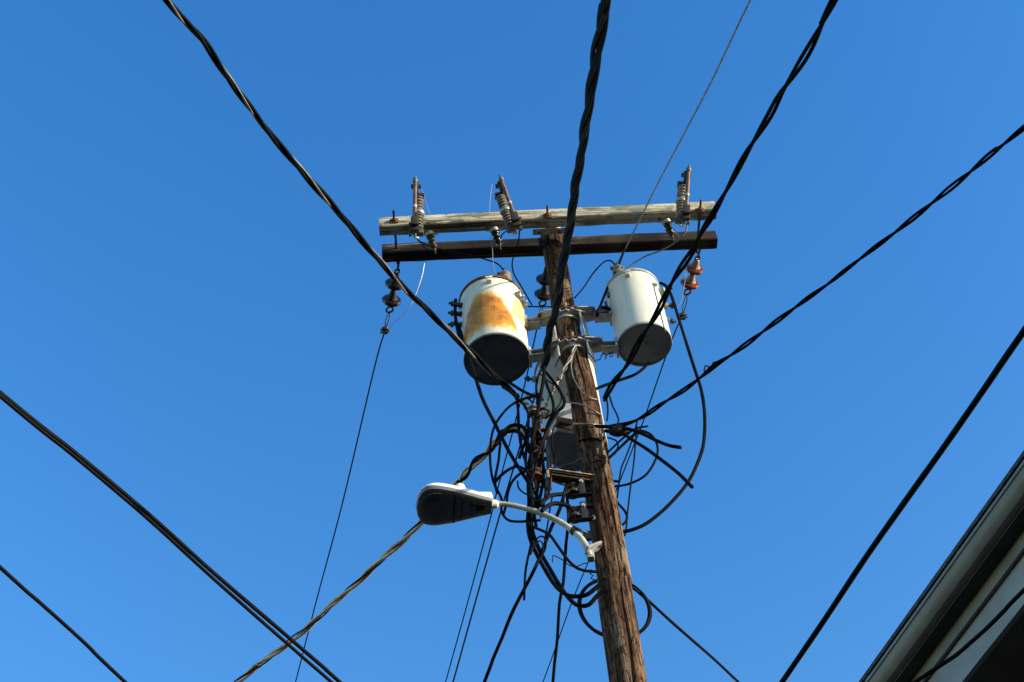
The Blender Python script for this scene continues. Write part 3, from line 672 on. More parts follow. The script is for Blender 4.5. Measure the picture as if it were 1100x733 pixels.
# ------------------------------------------------------------------ cables
def path3(pts, dep):
    """dep: ('y', a, b...) offsets from the pole's axis; ('d', a, b) distances from the eye; ('z', h) level"""
    n = len(pts)
    acc = [0]
    for p, q in zip(pts, pts[1:]): acc.append(acc[-1] + math.hypot(q[0] - p[0], q[1] - p[1]))
    tt = [a / acc[-1] for a in acc]
    out = []
    vals = dep[1:]
    for p, t in zip(pts, tt):
        if len(vals) == 1: v = vals[0]
        else:
            f = t * (len(vals) - 1); i = min(int(f), len(vals) - 2); f -= i
            v = vals[i] + (vals[i + 1] - vals[i]) * f if dep[0] != 'd' else 1 / ((1 - f) / vals[i] + f / vals[i + 1])
        out.append(at_y(p, YP + v) if dep[0] == 'y' else at_d(p, v) if dep[0] == 'd' else at_z(p, v))
    return out
def extend(P, start=0.0, end=0.0):
    if start: d = (P[0] - P[min(3, len(P) - 1)]).normalized(); P = [P[0] + d * start * f for f in (1, .66, .33)] + P
    if end: d = (P[-1] - P[max(-4, -len(P))]).normalized(); P = P + [P[-1] + d * end * f for f in (.33, .66, 1)]
    return P
def cable(label, mat, wpx, pts, dep, ext=(0, 0), name='cable', cat='cable', group=None, wat=None, seg=8):
    P = path3(pts, dep); ref = P[len(P) // 2] if wat is None else P[wat]
    r = wpx / 2 / ppm(ref)
    P = extend(P, *ext)
    S_ = spline(P, .018 if not any(ext) else .06)
    bm = B(); add_tube(bm, S_, r, seg, .06)
    return tag(obj(name, bm, M[mat] if isinstance(mat, str) else mat, None, P[-1].copy()), label, cat, group), P, r
def twisted(label, wpx, pts, dep, ext, pitch, strands, wat, name='service_cable', cat='cable', group='twisted service cables', loose=0.0, split=1.0):
    """strands: list of (part name, material, relative radius)"""
    P = path3(pts, dep); full = wpx / ppm(P[wat])
    P = extend(P, *ext); S_ = spline(P, .03)
    # resample evenly
    out = [S_[0]]; acc = 0
    for a, b in zip(S_, S_[1:]):
        L = (b - a).length; pos = 0.0
        while acc + (L - pos) >= .03:
            pos += .03 - acc; acc = 0; out.append(a.lerp(b, pos / L))
        acc += L - pos
    S_ = out; fr = frames(S_)
    t = thing(name, P[-1].copy(), label, cat, group)
    n = len(strands); rs = full * .27
    for k, (pn, m, rr) in enumerate(strands):
        pth = []; s = 0
        for i, p in enumerate(S_):
            if i: s += (p - S_[i - 1]).length
            wob = 1 + .5 * noise.noise(V((s * 1.3, k * 5.1, 2)))
            a = 2 * math.pi * (s / pitch + .12 * noise.noise(V((s * .9, 3, 1))) + k / n)
            off = rs * (.98 if n > 2 else 1.0) * wob + loose * full * max(0, noise.noise(V((s * 1.7, k * 3.3, 8))))
            pth.append(p + (fr[i][0] * math.cos(a) + fr[i][1] * math.sin(a)) * off)
        bm = B(); add_tube(bm, pth, rs * rr, 8, .05); obj(pn, bm, M[m], t)
    return t, P
INS = ('insulated_strand', 'rubber', 1.0); INO = ('insulated_strand', 'rubber_old', 1.0); NEU = ('bare_neutral', 'bare', .72)
twisted('twisted service cable running from the upper left past the rusty transformer', 7.6,
        [(176, -4), (196, 20), (218, 44), (242, 79), (265, 111), (288, 142), (312, 169), (336, 197), (354, 218), (372, 239), (398, 269), (432, 307), (456.5, 331), (483.5, 357), (508, 381), (533, 406), (548, 418), (559, 429)],
        ('d', 7.4, 9.0), (5, 0), .72, [INS, INS, ('bare_neutral', 'bare_dull', .6)], 8)
twisted('thickest twisted cable, hanging down in front of the crossarms onto the pole', 10.8,
        [(652, -8), (650, 4), (643.5, 41), (637, 82), (634, 106), (628, 143), (621, 181), (616.5, 212), (611.5, 246), (607.5, 267), (603, 294), (599.5, 318), (596, 336), (590.5, 354), (588.5, 368), (587, 384), (583, 397)],
        ('d', 5.6, 9.0), (6, 0), .85, [INS, ('insulated_strand', 'rubber_old', .8), INS], 6)
twisted('twisted service cable running from the top right across the clean transformer', 7.6,
        [(899, -6), (884, 24), (868, 55), (853, 79), (839, 100), (825.5, 126), (801.5, 165), (786, 194), (766, 230), (753, 250.5), (743.8, 270), (722, 303), (705, 337.7), (687, 366), (674, 391), (659, 412), (648, 431)],
        ('d', 6.6, 8.6), (6, 0), .75, [INS, INS], 7)
twisted('thin twisted service cable leaving the pole for the right edge', 5.6,
        [(1104, 134), (1070, 161), (1039.5, 187), (1004.5, 215.5), (969.6, 243.5), (934.7, 270), (908.5, 290), (891, 304), (864.8, 322.7), (838.6, 342), (812, 362), (786, 381), (772, 390), (757, 402), (733.6, 420), (709, 435), (690, 448), (672, 456), (652, 459)],
        ('d', 7.2, 8.6), (6, 0), .5, [INS, INS], 6)
twisted('frayed twisted service cable with pale neutral passing behind the street lamp', 6.8,
        [(250, 736), (277, 715), (309, 691.5), (335, 670), (361.7, 645), (388, 621.7), (414, 598), (440, 573), (456, 557), (474, 538), (491, 519), (507, 501), (520.5, 488.6), (532.5, 476.5), (541, 466), (551, 459), (560, 459), (566, 466)],
        ('d', 10.2, 8.7), (8, 0), .6, [('insulated_strand', 'rubber_old', .5), ('tan_strand', 'tan', 1.1), ('tan_strand', 'tan', 1.0)], 8, loose=.35)
# plain overhead cables
OG = 'plain overhead cables crossing the sky'
for lab, wpx, pts, zz in (
        ('upper of the two thick black cables crossing the lower left corner', 4.6, [(-6, 417), (80, 486), (160, 553), (230, 616), (309, 684), (352, 721), (372, 739)], 5.6),
        ('lower of the two thick black cables crossing the lower left corner', 3.9, [(-6, 420.5), (80, 490.5), (160, 558.5), (230, 622.5), (309, 692), (340, 719), (363, 739)], 5.55),
        ('single thin black cable cutting the bottom left corner', 4.0, [(-5, 605), (40, 645), (90, 690), (141, 739)], 5.2),
        ('thick black cable rising from the bottom edge to the right edge beside the eave', 6.6, [(836, 739), (885, 667), (930, 599), (975, 535), (1015, 479), (1060, 414), (1106, 347)], 5.8)):
    cable(lab, 'rubber', wpx, pts, ('z', zz), (5, 5), 'overhead_cable', 'cable', OG)
WG = 'thin bare line wires'
zi = zarm_bot + .02
cable('thin line wire dropping from the left insulator string to the bottom edge', 'darkwire', 1.5, [(414, 354), (402, 396), (368, 540), (340, 645), (316, 739)], ('z', zi), (0, 8), 'line_wire', 'wire', WG, seg=6)
cable('thin line wire behind the pole passing left of the rack to the bottom edge', 'darkwire', 1.5, [(578.5, 345), (572, 375), (564, 412), (550.6, 464.5), (532.6, 533), (527, 556), (500, 656), (477, 739)], ('z', zi), (0, 8), 'line_wire', 'wire', WG, seg=6)
cable('thin line wire from the right insulator string passing behind the pole', 'darkwire', 1.5, [(733, 340), (726.6, 353), (713.5, 388), (699, 430), (688.6, 459), (658, 537), (631.6, 604.5), (613, 650.5), (581, 739)], ('z', zi), (0, 8), 'line_wire', 'wire', WG, seg=6)
cable('dark wire with a sleeve dropping beside the lamp neck to the bottom edge', 'darkwire', 1.9, [(574, 428), (562, 468), (549, 512), (537, 553), (519, 617), (500, 685), (485, 739)], ('y', .2, 1.6), (0, 6), 'line_wire', 'wire', WG, seg=6)
cable('pale guy wire rising from the clean transformer bushing to the top edge', 'steelwire', 2.0, [(667, 277), (694.5, 221.5), (721, 170), (764, 88), (810, -8)], ('d', 10.35, 7.4), (0, 5), 'guy_wire', 'wire', seg=6)
bm = B(); pa, pb = at_d((664, 285), 10.36), at_d((671, 268), 10.2); add_tube(bm, [pa, pa.lerp(pb, .3), pa.lerp(pb, .8), pb], lambda t: .014 * (1 - .5 * t), 8); tag(obj('wire_grip', bm, M['black_iron'], None, pa.copy()), 'dark grip where the pale guy wire meets the clean transformer bushing', 'grip')
# jumpers between arms and transformers
JG = 'jumper wires between the crossarms and transformers'
J = [
 ('dark jumper curving from the left fuse cutout to the rusty transformer bushing', 1.6, [(447, 253), (449, 258), (456, 262), (468, 267), (490, 271), (508, 274.5), (522, 279), (533, 282.8), (539, 288), (542.5, 295)], ('y', -.25, -.1, -.02)),
 ('dark jumper dropping from the leaning fuse cutout behind the rusty transformer', 1.6, [(558, 246), (557.5, 256), (555, 268), (550.5, 280), (551.5, 293), (560, 308), (571.5, 328)], ('y', -.25, 0, .1)),
 ('pale jumper sweeping from the right fuse cutout to the clean transformer', 1.7, [(737, 240), (737.5, 246), (734, 253), (721, 263.5), (708, 270), (694.5, 275), (681, 282.6), (670, 291)], ('y', -.25, -.1, -.02)),
 ('short dark jumper arching from the clean transformer bushing to the pole', 1.7, [(661, 286), (658, 281.5), (653, 280), (647, 283), (637, 294), (627, 309), (617, 320.5)], ('y', -.02, -.05)),
 ('short dark jumper looping under the crossarm between arrester and leaning cutout', 1.4, [(537, 259), (539, 253), (543, 249), (549, 248)], ('y', -.2, -.22)),
 ('short horizontal wire from the insulator behind the pole to the rusty transformer', 1.7, [(566, 329.3), (575, 329.6), (592, 329.8), (600, 329.8)], ('y', .06, .03)),
]
for lab, wpx, pts, dep in J:
    cable(lab, 'steelwire' if lab.startswith('pale') else 'darkwire', wpx, pts, dep, (0, 0), 'jumper_wire', 'wire', JG, seg=6)
FG = 'fine pale wires about the crossarms'
for lab, pts, dep in (
    ('fine pale wire curling below the left insulator string', [(456, 283), (453.5, 296), (447.7, 313.7), (441, 328.7), (431, 340), (419, 351)], ('y', .25, .5)),
    ('fine pale wire slanting from the left fuse cutout down to the crossarm', [(453, 203), (457, 215), (461, 228), (466, 238)], ('y', -.33, -.26)),
    ('fine pale wire hanging beside the leaning fuse cutout', [(528.5, 198), (526.5, 214), (525.5, 231), (525.8, 234)], ('y', -.33, -.26)),
    ('fine pale wire falling past the lower crossarm to the rusty transformer', [(527, 254), (529, 268), (529.5, 281), (532, 293), (536, 297)], ('y', -.2, -.1)),
    ('fine pale wire trailing from the right crossarm end to the wire clamp', [(736, 270), (737, 290), (734.5, 310), (731.5, 325), (727.5, 331), (728, 338)], ('y', .2, .4)),
    ('fine pale wire slanting from the right arrester to the jumper', [(720, 241), (725, 248), (730, 255)], ('y', -.2, -.2))):
    cable(lab, 'finewire', .75, pts, dep, (0, 0), 'tie_wire', 'wire', FG, seg=5)
# tangle on the pole
TG = 'black cables tangled on the pole'
K = [
 ('long black cable bowing far out to the right from the clean transformer', 3.9, [(709, 304), (716, 308), (722, 320), (733, 355), (746, 396), (753.5, 420), (757, 447), (755.5, 478), (747, 503), (736, 522.5), (717, 544), (698, 560), (684, 567.5), (668, 571.5), (650, 570)], ('y', -.02, .0)),
 ('black cable curving from under the clean transformer to the hidden tank', 3.3, [(697, 390), (690, 397), (681, 403), (665.5, 408.6), (646, 415.5), (634, 421)], ('y', .12, .1)),
 ('black cable from under the rusty transformer into the rack', 3.4, [(544, 409), (550, 413), (563, 421), (576, 426), (582, 424)], ('y', .05, -.1)),
 ('cut black cable stub pointing right from the pole, upper of two', 4.0, [(640, 458), (652, 458.5), (666, 459.5), (679, 462), (692, 467), (703.6, 472.7), (718, 478.5), (731.5, 481)], ('y', -.11, -.25)),
 ('cut black cable stub pointing down right from the pole, lower of two', 4.0, [(650, 463), (668, 466), (682, 474.5), (694, 482), (703.6, 489), (728, 508), (743.5, 523.5)], ('y', -.08, -.3)),
 ('black cable hooking back to the pole below the cut stubs', 2.7, [(668, 462), (690, 463), (701, 469), (706.5, 481), (704, 494.5), (693, 511), (674, 520.5), (655, 523)], ('y', -.1, .02)),
 ('black cable slanting from the right cluster down to the pole face', 3.0, [(691, 463), (682.5, 466), (668, 479), (654.5, 492), (646, 500)], ('y', -.12, -.02)),
 ('upper grey-black strand slanting parallel above the pole face cable', 2.2, [(696, 458), (682, 461), (668, 472), (652, 487)], ('y', -.15, -.02)),
 ('thin black wire falling from the right cluster, left of two', 1.9, [(685, 450), (682, 463), (678, 476), (672, 492), (667, 505), (663, 535)], ('y', -.1, .05)),
 ('thin black wire falling from the right cluster to beside the bowing cable', 1.9, [(684, 452), (683, 472), (680.5, 500), (678, 518), (674, 552), (673, 565), (671, 576)], ('y', -.12, .05)),
 ('black forked lead with a thick sleeve right of the pole', 2.8, [(659, 533), (664, 541), (671, 549), (673.6, 556), (671, 562), (665, 566)], ('y', .02, .02)),
 ('short horizontal black lead stub leaving the pole on its right', 2.8, [(650, 518), (661, 517), (666, 518)], ('y', .02, .02)),
 ('small black loop hanging right of the hidden transformer', 2.0, [(655, 426), (658, 436), (662, 444), (664.5, 452), (662, 457)], ('y', -.05, -.08)),
 ('short black lead hanging beside the end of the top right service cable', 2.0, [(651, 424), (652.5, 434), (653, 443), (652, 452)], ('y', -.05, -.08)),
 ('short drooping black wire between the pole and the cable connector', 1.8, [(652, 470), (661, 473), (664, 478), (661, 487), (654, 492)], ('y', -.05, .0)),
 # left cluster
 ('thick black cable continuing from the thickest cable down the rack', 4.6, [(584, 394), (584.5, 402), (581.5, 421), (575, 457), (571, 482), (570.5, 513), (571.5, 540), (571, 566), (579, 590), (592, 613.7), (605, 634.7), (613, 645), (621, 650.5), (632, 650), (642, 640), (652, 634)], ('y', -.24, -.2, -.08, -.05, -.12)),
 ('thick black cable dropping left of the rack and swinging under to the pole', 4.6, [(575, 470), (568, 500), (567.5, 520), (568.4, 540), (567, 561), (569.7, 579.5), (579, 600.5), (594.7, 627), (604, 636), (613, 640.5), (629, 639.5), (641, 631), (652, 622)], ('y', -.12, -.07, -.05, -.12)),
 ('black cable bending over the hidden tank to the dark gusset', 3.6, [(585, 398), (588, 402), (597, 413), (603, 423), (606.5, 432), (604, 438), (598, 443), (592, 452)], ('y', -.2, -.2)),
 ('black cable running down between the rack spools and upright plate', 3.6, [(585, 405), (588, 415), (593, 428), (594.5, 441), (588, 457.5), (584, 475), (583, 492), (584, 512), (580, 535), (577, 548)], ('y', -.2, -.2, -.06)),
 ('black lead from the rusty transformer bushings diagonally across to the rack foot', 4.0, [(489.5, 322), (489, 338), (492, 356), (497, 372), (502, 380), (510.5, 405), (519, 430), (532.5, 457), (544.5, 481), (555, 499), (568.6, 520), (577, 533), (584, 545)], ('y', -.1, -.14, -.08)),
 ('second black lead beside the rusty transformer bushings', 2.6, [(488, 346), (493, 351), (496, 359), (497.5, 370), (500, 378)], ('y', -.1, -.1)),
 ('black lead falling from the service splice down the left of the rack', 3.2, [(540, 416), (548, 421), (554.5, 428), (556.5, 441), (557.5, 462), (560, 480), (565, 497), (570, 512)], ('y', -.1, -.16)),
 ('black lead sagging from the splice into the left side of the tangle', 3.2, [(556, 429), (562, 434), (567, 443), (567.5, 458), (566.5, 472), (564.6, 496), (568.6, 517), (570, 530)], ('y', -.12, -.18)),
 ('black cable arching up left of the splice and down to the lamp arm', 2.8, [(580, 423), (570.7, 427), (561, 429), (552, 433.5), (543, 441), (532.5, 455.5), (527.5, 472), (526.5, 494.6), (529.8, 517), (538.7, 536), (538.7, 549), (545, 558.4), (555.4, 560.5), (568, 560), (581, 559)], ('y', -.15, -.08, -.06)),
 ('black cable hanging straight from the frayed cable toward the lamp neck', 3.0, [(537.5, 476), (536.5, 485), (535.5, 495), (533, 508), (531.5, 518), (534, 530)], ('y', -.1, -.1)),
 ('short black arch over the end of the frayed service cable, upper of two', 4.2, [(536, 471), (541, 464), (549, 457.5), (557, 457), (563, 460), (566, 468), (567, 478)], ('y', -.12, -.14)),
 ('short black arch over the end of the frayed service cable, lower of two', 4.2, [(533, 478), (540, 468), (547, 463.5), (555, 463.5), (561, 468), (566, 476), (569, 486)], ('y', -.14, -.16)),
 ('black cable looping low from beside the lamp to the rack foot', 3.4, [(531, 519), (537, 512), (545, 505.5), (553.6, 501.5), (560, 502.5), (566, 506.5), (572, 514)], ('y', -.12, -.18)),
 ('black cable drooping from the rack foot down to the lamp neck', 3.0, [(572, 504), (566, 506), (558, 509.5), (550, 518), (545.5, 530), (544, 541), (541, 552)], ('y', -.14, -.12)),
 ('short frayed black lead left of the rack rod', 3.6, [(566, 470), (563, 478), (560, 485), (558, 492)], ('y', -.14, -.14)),
 ('black vertical lead left of the rack falling from the splice', 2.8, [(556, 431), (556.5, 445), (557, 461), (562, 468), (566, 476), (570, 486)], ('y', -.08, -.16)),
 ('thick insulated lead from the rack foot to the upper black clevis', 4.8, [(580, 543), (585, 537), (591, 532.7), (598, 531.5), (605, 530.7), (611, 527)], ('y', -.2, -.1)),
 ('thick insulated lead from the rack foot to the lower black clevis', 4.8, [(582, 549), (587, 544.5), (593, 541.5), (599, 541), (605, 542), (611, 544), (615, 549)], ('y', -.2, -.1)),
 ('black drop cable crossing behind the lamp arm down to the bottom edge', 4.2, [(613, 505), (608, 524), (601, 548), (593, 565), (587, 580), (578, 603), (571, 618), (563, 633), (552.6, 653), (546, 668), (539.5, 685), (530, 707), (518, 739)], ('y', .1, .5, 1.2)),
 ('short black stub dangling below the tangle with a cut end', 2.8, [(573, 568), (571, 582), (567, 600), (564.5, 614), (563.5, 630), (563, 645)], ('y', -.1, .1)),
 ('black drop cable hanging near the pole down to the bottom edge', 3.4, [(609, 530), (610, 545), (610.5, 561), (608, 585), (606.6, 606), (605, 627), (601, 648), (598.7, 687), (596, 710), (593.5, 739)], ('y', -.05, .3, .8)),
 ('black cable running from the tangle under the lamp arm to the pole', 3.2, [(566, 562), (575, 567), (589.5, 574), (598, 585), (605, 595), (613, 605), (621, 611), (630, 613.5), (642, 614.5)], ('y', -.2, -.09)),
 ('small ring of black wire under the lamp arm', 2.0, [(570, 596), (574, 584), (579, 577), (584, 577), (586.5, 584), (585, 592), (580, 600), (574, 610)], ('y', -.15, -.13)),
 ('thin ring of black wire inside the loop under the lamp arm', 1.7, [(572, 592), (575, 585), (580, 581), (583, 585), (583, 594), (579, 603)], ('y', -.12, -.11)),
 ('black cable leaving the coil toward the bottom right', 3.4, [(672, 630), (681, 632.5), (690, 640), (700, 648.5), (720, 667), (745, 689), (770, 711), (800, 739)], ('y', .06, .5, 1.4)),
 ('thin black lead hanging right of the rack upright', 1.8, [(594, 531), (592, 540), (590, 552), (588, 565), (585, 580)], ('y', -.12, -.1)),
 ('thin black wire linking rack foot and pole above the clevises', 1.8, [(594, 517), (602, 520), (610, 522), (615, 522)], ('y', -.14, -.1)),
 ('black lead crossing the rack from upper right to lower left', 3.0, [(600, 442), (592, 455), (584, 470), (578, 490), (574, 505), (570, 520)], ('y', -.22, -.2)),
 ('black lead hugging the rusty rack rod', 3.4, [(578, 430), (576, 450), (578, 470), (580, 490), (579, 515), (576, 535), (574, 552), (576, 566)], ('y', -.12, -.12, -.05)),
 ('stiff black lead beside the upright plate', 2.6, [(583, 500), (584, 515), (586, 527), (584, 542), (581, 556)], ('y', -.15, -.06)),
 ('thin black wire looping across the face of the hidden tank', 1.7, [(580, 402), (590, 410), (600, 418), (603, 430), (596, 441), (586, 450)], ('y', -.16, -.18)),
 ('thin black lead dropping in front of the hidden tank underside', 1.8, [(600, 452), (594, 462), (593, 480), (597, 495), (592, 510), (590, 528)], ('y', -.18, -.18)),
 ('thin dark wire crossing the hidden tank underside toward the pole', 1.5, [(584, 505), (594, 503), (606, 500), (616, 497), (624, 492)], ('y', -.16, -.08)),
 ('kinked black lead between the splice and the rack spools', 2.2, [(560, 431), (566, 428), (572, 433), (571, 441), (577, 449), (574, 458), (580, 466)], ('y', -.18, -.18)),
 ('thin kinked wire left of the rack beside the rusty rod', 1.6, [(563, 438), (569, 446), (566, 455), (571, 463), (567, 474), (573, 482), (569, 492), (575, 500)], ('y', -.2, -.19)),
 ('short black tail curling off the rack foot to the left', 2.0, [(577, 538), (571, 533), (563, 530), (557, 524), (556, 517)], ('y', -.14, -.1)),
 ('black lead wrapped loosely round the bottom of the rack', 2.4, [(568, 531), (576, 538), (586, 536), (590, 529), (584, 523), (575, 525), (570, 532)], ('y', -.2, -.17)),
 ('thin black wire arcing from the upper clevis down to the pole', 1.6, [(611, 520), (606, 528), (606, 540), (611, 549), (618, 556)], ('y', -.14, -.1)),
 ('grey-black lead falling from the cluster mount behind the thickest cable', 2.6, [(592, 372), (590, 384), (585, 392), (579, 402), (576, 415), (577, 432), (572, 446)], ('y', -.12, -.16)),
 ('thin black wire falling between the lamp arm and the clevises', 1.5, [(609.5, 527), (609.5, 545), (611, 556), (612, 560)], ('y', .0, -.05)),
]
for lab, wpx, pts, dep in K:
    e = (0, 0)
    if pts[-1][1] > 733: e = (0, 4)
    cable(lab, 'rubber' if wpx > 2.5 else 'darkwire', wpx, pts, dep, e, 'cable', 'cable', TG)
pts1, pts2 = [], []
for i in range(19):
    t_ = i / 18; x = 491 + 52 * t_; y = 518 - 54 * t_; o = 3.4 * math.sin(t_ * 11.5); o2 = 3.0 * math.sin(t_ * 11.5 + 2.4)
    pts1.append((x + o * .72, y + o * .69)); pts2.append((x + o2 * .72, y + o2 * .69))
cable('black strand spiralling loosely round the frayed service cable above the lamp', 'rubber', 3.4, pts1, ('d', 8.85, 8.62), (0, 0), 'loose_strand', 'cable')
cable('pale loose strand spiralling round the frayed service cable above the lamp', 'tan', 2.6, pts2, ('d', 8.85, 8.62), (0, 0), 'loose_strand', 'cable')
# coil of spare cable behind the pole
pts = []
for i in range(41):
    a = 2 * math.pi * i / 20 + 2.2; k = i / 40
    pts.append((660 + (37 + 2.0 * k) * math.cos(a) + 2.0 * math.sin(a), 654 + (32.5 - 1.5 * k) * math.sin(a) + 3 * math.cos(a)))
cable('round coil of spare black cable hung behind the pole below the lamp arm', 'rubber', 3.9, pts, ('y', .14, .17), (0, 0), 'cable_coil', 'cable coil')
# connector blob
q = at_y((664, 462), YP - .14); bm = B(); add_lathe(bm, q - V((.06, 0, 0)), V((1, .1, -.12)), [(.008, 0), (.022, .012), (.032, .035), (.034, .06), (.028, .085), (.014, .105), (.008, .12)], 14)
tag(obj('splice_connector', bm, M['rubber_old'], None, q.copy()), 'dark bulging splice connector on the cables right of the pole', 'connector')
for px, lab in (((668, 559), 'black inline splice sleeve on the lead right of the pole'), ((672, 551), 'black sleeve above it at the fork of the lead')):
    pass
for px, d, lab in (((561, 432), V((.8, 0, -.5)), 'pale splice fitting at the end of the upper left service cable'), ((764, 396), V((.8, -.3, .5)), 'dark taped splice on the thin right service cable')):
    q = at_d(px, 8.95 if px[0] < 600 else 8.3); bm = B(); add_lathe(bm, q - d.normalized() * .05, d, [(.006, 0), (.014, .015), (.016, .05), (.014, .085), (.006, .1)], 10)
    add_tube(bm, spline([q, q + V((.02, -.01, .04)), q + V((.05, 0, .055))], .02), .005, 6); add_tube(bm, spline([q, q + V((-.03, -.01, .02)), q + V((-.045, 0, -.02))], .02), .005, 6)
    tag(obj('splice_sleeve', bm, M['bare'] if px[0] < 600 else M['rubber'], None, q.copy()), lab, 'splice')
# pale bonding wires and straps on the pole face
PG = 'pale wires on the pole face'
def face(pts, extra=.02): return [pole_front(p, extra) for p in pts]
def facewire(label, mat, wpx, pts, extra=.02, mix=None):
    P = face(pts, extra); bm = B(); add_tube(bm, spline(P, .015), wpx / 2 / ppm(P[0]), 8, .05)
    tag(obj('bonding_wire', bm, M[mat], None, P[-1].copy()), label, 'wire', PG)
facewire('pale bonding wire curving down the pole face from the lower band', 'steelwire', 1.6, [(619, 371), (615, 383), (613.5, 394), (616, 407), (619, 412), (624.5, 420.5), (632, 426.5), (641, 429.5)], .02)
facewire('grey wire crossing the pole face below the cluster mount', 'steelwire', 1.7, [(606.5, 433), (616, 433), (627, 435.5), (640, 442.5), (645, 445.5)], .02)
facewire('grey wire drawn tight across the pole above the broken knot', 'steelwire', 1.9, [(600, 458.5), (612, 455.8), (622, 455.5), (636, 456), (648, 457)], .02)
facewire('thin dark strap sagging on the pole face above the knot', 'darkwire', 2.0, [(622, 474), (632, 471), (640, 471.5), (646, 474)], .006)
P = [at_y(p, YP - .17) for p in ((618.7, 372), (613, 384), (607, 396), (601, 407), (597, 415), (592, 424), (588, 434))]
t = thing('twisted_wire', P[0].copy(), 'pale twisted wire pair slanting from the lower band to the rack', 'wire'); S_ = spline(P, .012); fr = frames(S_)
for k in (0, 1):
    bm = B(); add_tube(bm, [p + (fr[i][0] * math.cos(i * .42 + math.pi * k) + fr[i][1] * math.sin(i * .42 + math.pi * k)) * .007 for i, p in enumerate(S_)], .0045, 6); obj('strand', bm, M['bare' if k else 'galv_dark'], t)
# squiggles of thin wire
for lab, pts, dy in (('curly thin dark wire sticking out right of the pole under the clean transformer', [(640, 387), (644.5, 386.5), (646, 382), (649, 380), (651, 383), (650, 386), (652, 381.5), (656, 379), (658, 381.5), (656, 384), (655, 380), (659, 378)], -.05),
                     ('curly thin dark wire under the lamp arm by the pole', [(593.5, 604), (594, 597), (597.5, 598), (605, 602), (612, 608), (620, 608.5), (626, 606), (632, 604.5)], -.1),
                     ('small crimped dark wire on the left flank of the pole above the coil', [(634, 612), (637, 614), (633.5, 616.5), (637.5, 618.5), (634.5, 621), (638.5, 623)], -.08)):
    cable(lab, 'darkwire', 1.2, pts, ('y', dy), (0, 0), 'loose_wire', 'wire', 'curly loose wires', seg=5)
# two more clear insulated straps beside the right tank
q = at_y((650, 330), YP - .1)
cable('dark lead running down the left side of the clean transformer', 'darkwire', 3.0, [(662, 291), (658, 300), (653, 309), (649, 318), (646, 326), (643, 333), (641, 340)], ('y', -.06, -.12), (0, 0), 'jumper_wire', 'wire', JG)
cable('short black insulated lead curling over the right bracket arm', 'rubber', 4.2, [(642, 338), (643, 333), (647, 330.5), (652, 331.5), (656, 333)], ('y', -.14, -.1), (0, 0), 'jumper_wire', 'wire', JG)
# ------------------------------------------------------------------ house with its eave
ZE = 4.5
E0 = at_z((928, 733), ZE); E1 = at_z((1100, 493.5), ZE); u = (E1 - E0).normalized(); nrm = V((u.y, -u.x, 0))
if nrm.x > 0: nrm = -nrm          # outward, away from the house
a0 = E0 - u * 1.6; a1 = E1 + u * 5.5; LEN = (a1 - a0).length
house = thing('house', V((a0.x, a0.y, 0)) - nrm * .5 + u * LEN / 2, 'house corner with dark gutter and grey eave boards at the bottom right', 'house')
def prof(name, pts, mat, parent=house, close=True, x0=0.0, x1=LEN, sharp=25, smooth=False):
    """pts: (outward offset, height relative to the eave edge); extruded along the eave"""
    N = 14
    rings = [[a0 + u * (x0 + (x1 - x0) * i / N) + nrm * o + V((0, 0, h + .006 * noise.noise(V((i * .9, o * 3, 1))))) for o, h in pts] for i in range(N + 1)]
    bm = B(); add_loft(bm, rings, smooth=smooth); return obj(name, bm, mat, parent, sharp=sharp)
W = .42
gpts = [(0, 0), (0, -.010), (-.005, -.012), (-.010, -.026), (-.016, -.040), (-.028, -.051), (-.046, -.056), (-.096, -.056), (-.096, -.0), (-.092, -.0), (-.092, -.051), (-.046, -.051), (-.030, -.046), (-.020, -.036), (-.014, -.022), (-.008, -.008), (-.004, -.006), (-.004, 0)]
gut = prof('gutter', gpts, M['gutter'], smooth=True)
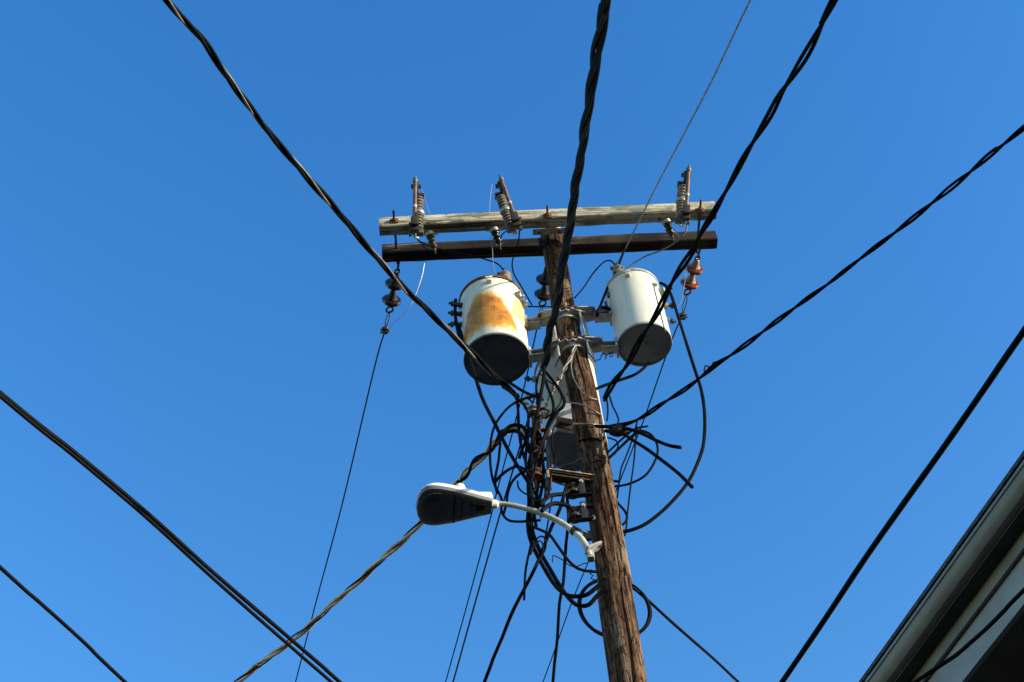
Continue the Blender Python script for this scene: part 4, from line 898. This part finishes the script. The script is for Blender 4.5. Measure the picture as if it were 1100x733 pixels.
prof('gutter_underside', [(-.048, -.058), (-.048, -.062), (-.097, -.062), (-.097, -.058)], M['plaster_dark'])
for k in range(9):
    q = a0 + u * (1.0 + k * .62); bm = B(); add_bar(bm, q + nrm * -.003 + V((0, 0, .003)), q + nrm * -.12 + V((0, 0, .012)), .02, .003, 0, up=XYZ[2]); obj('gutter_strap', bm, M['galv_dark'], gut)
prof('drip_edge', [(-.02, .014), (-.02, .020), (-.2, .075), (-.2, .069)], M['trim'])
prof('fascia_strip', [(-.099, -.03), (-.099, -.104), (-.110, -.104), (-.110, -.03)], M['gutter'])
for x0, x1 in ((0, 2.62), (2.625, 5.1), (5.105, LEN)):
    prof('fascia_board', [(-.116, -.03), (-.116, -.225), (-.134, -.225), (-.134, -.03)], M['trim'], x0=x0, x1=x1)
prof('soffit', [(-.136, -.195), (-.136, -.210), (-.41, -.210), (-.41, -.195)], M['soffit_brown'])
rf = prof('roof', [(-.01, .022), (-.01, .036), (-3.8, 1.20), (-7.6, .036), (-7.6, .022), (-3.8, 1.17)], M['shingle'])
bm = B()
z = 0; k = 0
while z < ZE - .23:
    h = min(.16, ZE - .212 - z)
    for (oa, ob) in ((-.40, -.41),):
        add_box(bm, a0 + u * LEN / 2 + nrm * (-.405) + V((0, 0, z - ZE + ZE + h / 2 - 0)) - V((0, 0, a0.z)), (u, nrm, XYZ[2]), (LEN - .6, .03 + .006 * (k % 2), h - .004), .004)
    z += .16; k += 1
add_box(bm, a0 + u * LEN / 2 + nrm * (-3.8) + V((0, 0, -ZE + 2.12)), (u, nrm, XYZ[2]), (LEN - .64, 6.76, 4.24), 0)
obj('wall', bm, M['siding'], house)
P = [at_z(p, ZE - .35) for p in ((975, 738), (983, 733), (1004, 719), (1027, 704), (1043, 690), (1058, 677), (1080, 655), (1106, 628))]
bm = B(); add_tube(bm, spline(extend(P, .3, 2.5), .03), .006, 8); tag(obj('eave_wire', bm, M['rubber'], None, P[0].copy()), 'thin black wire sagging below the grey eave board at the bottom right', 'wire')
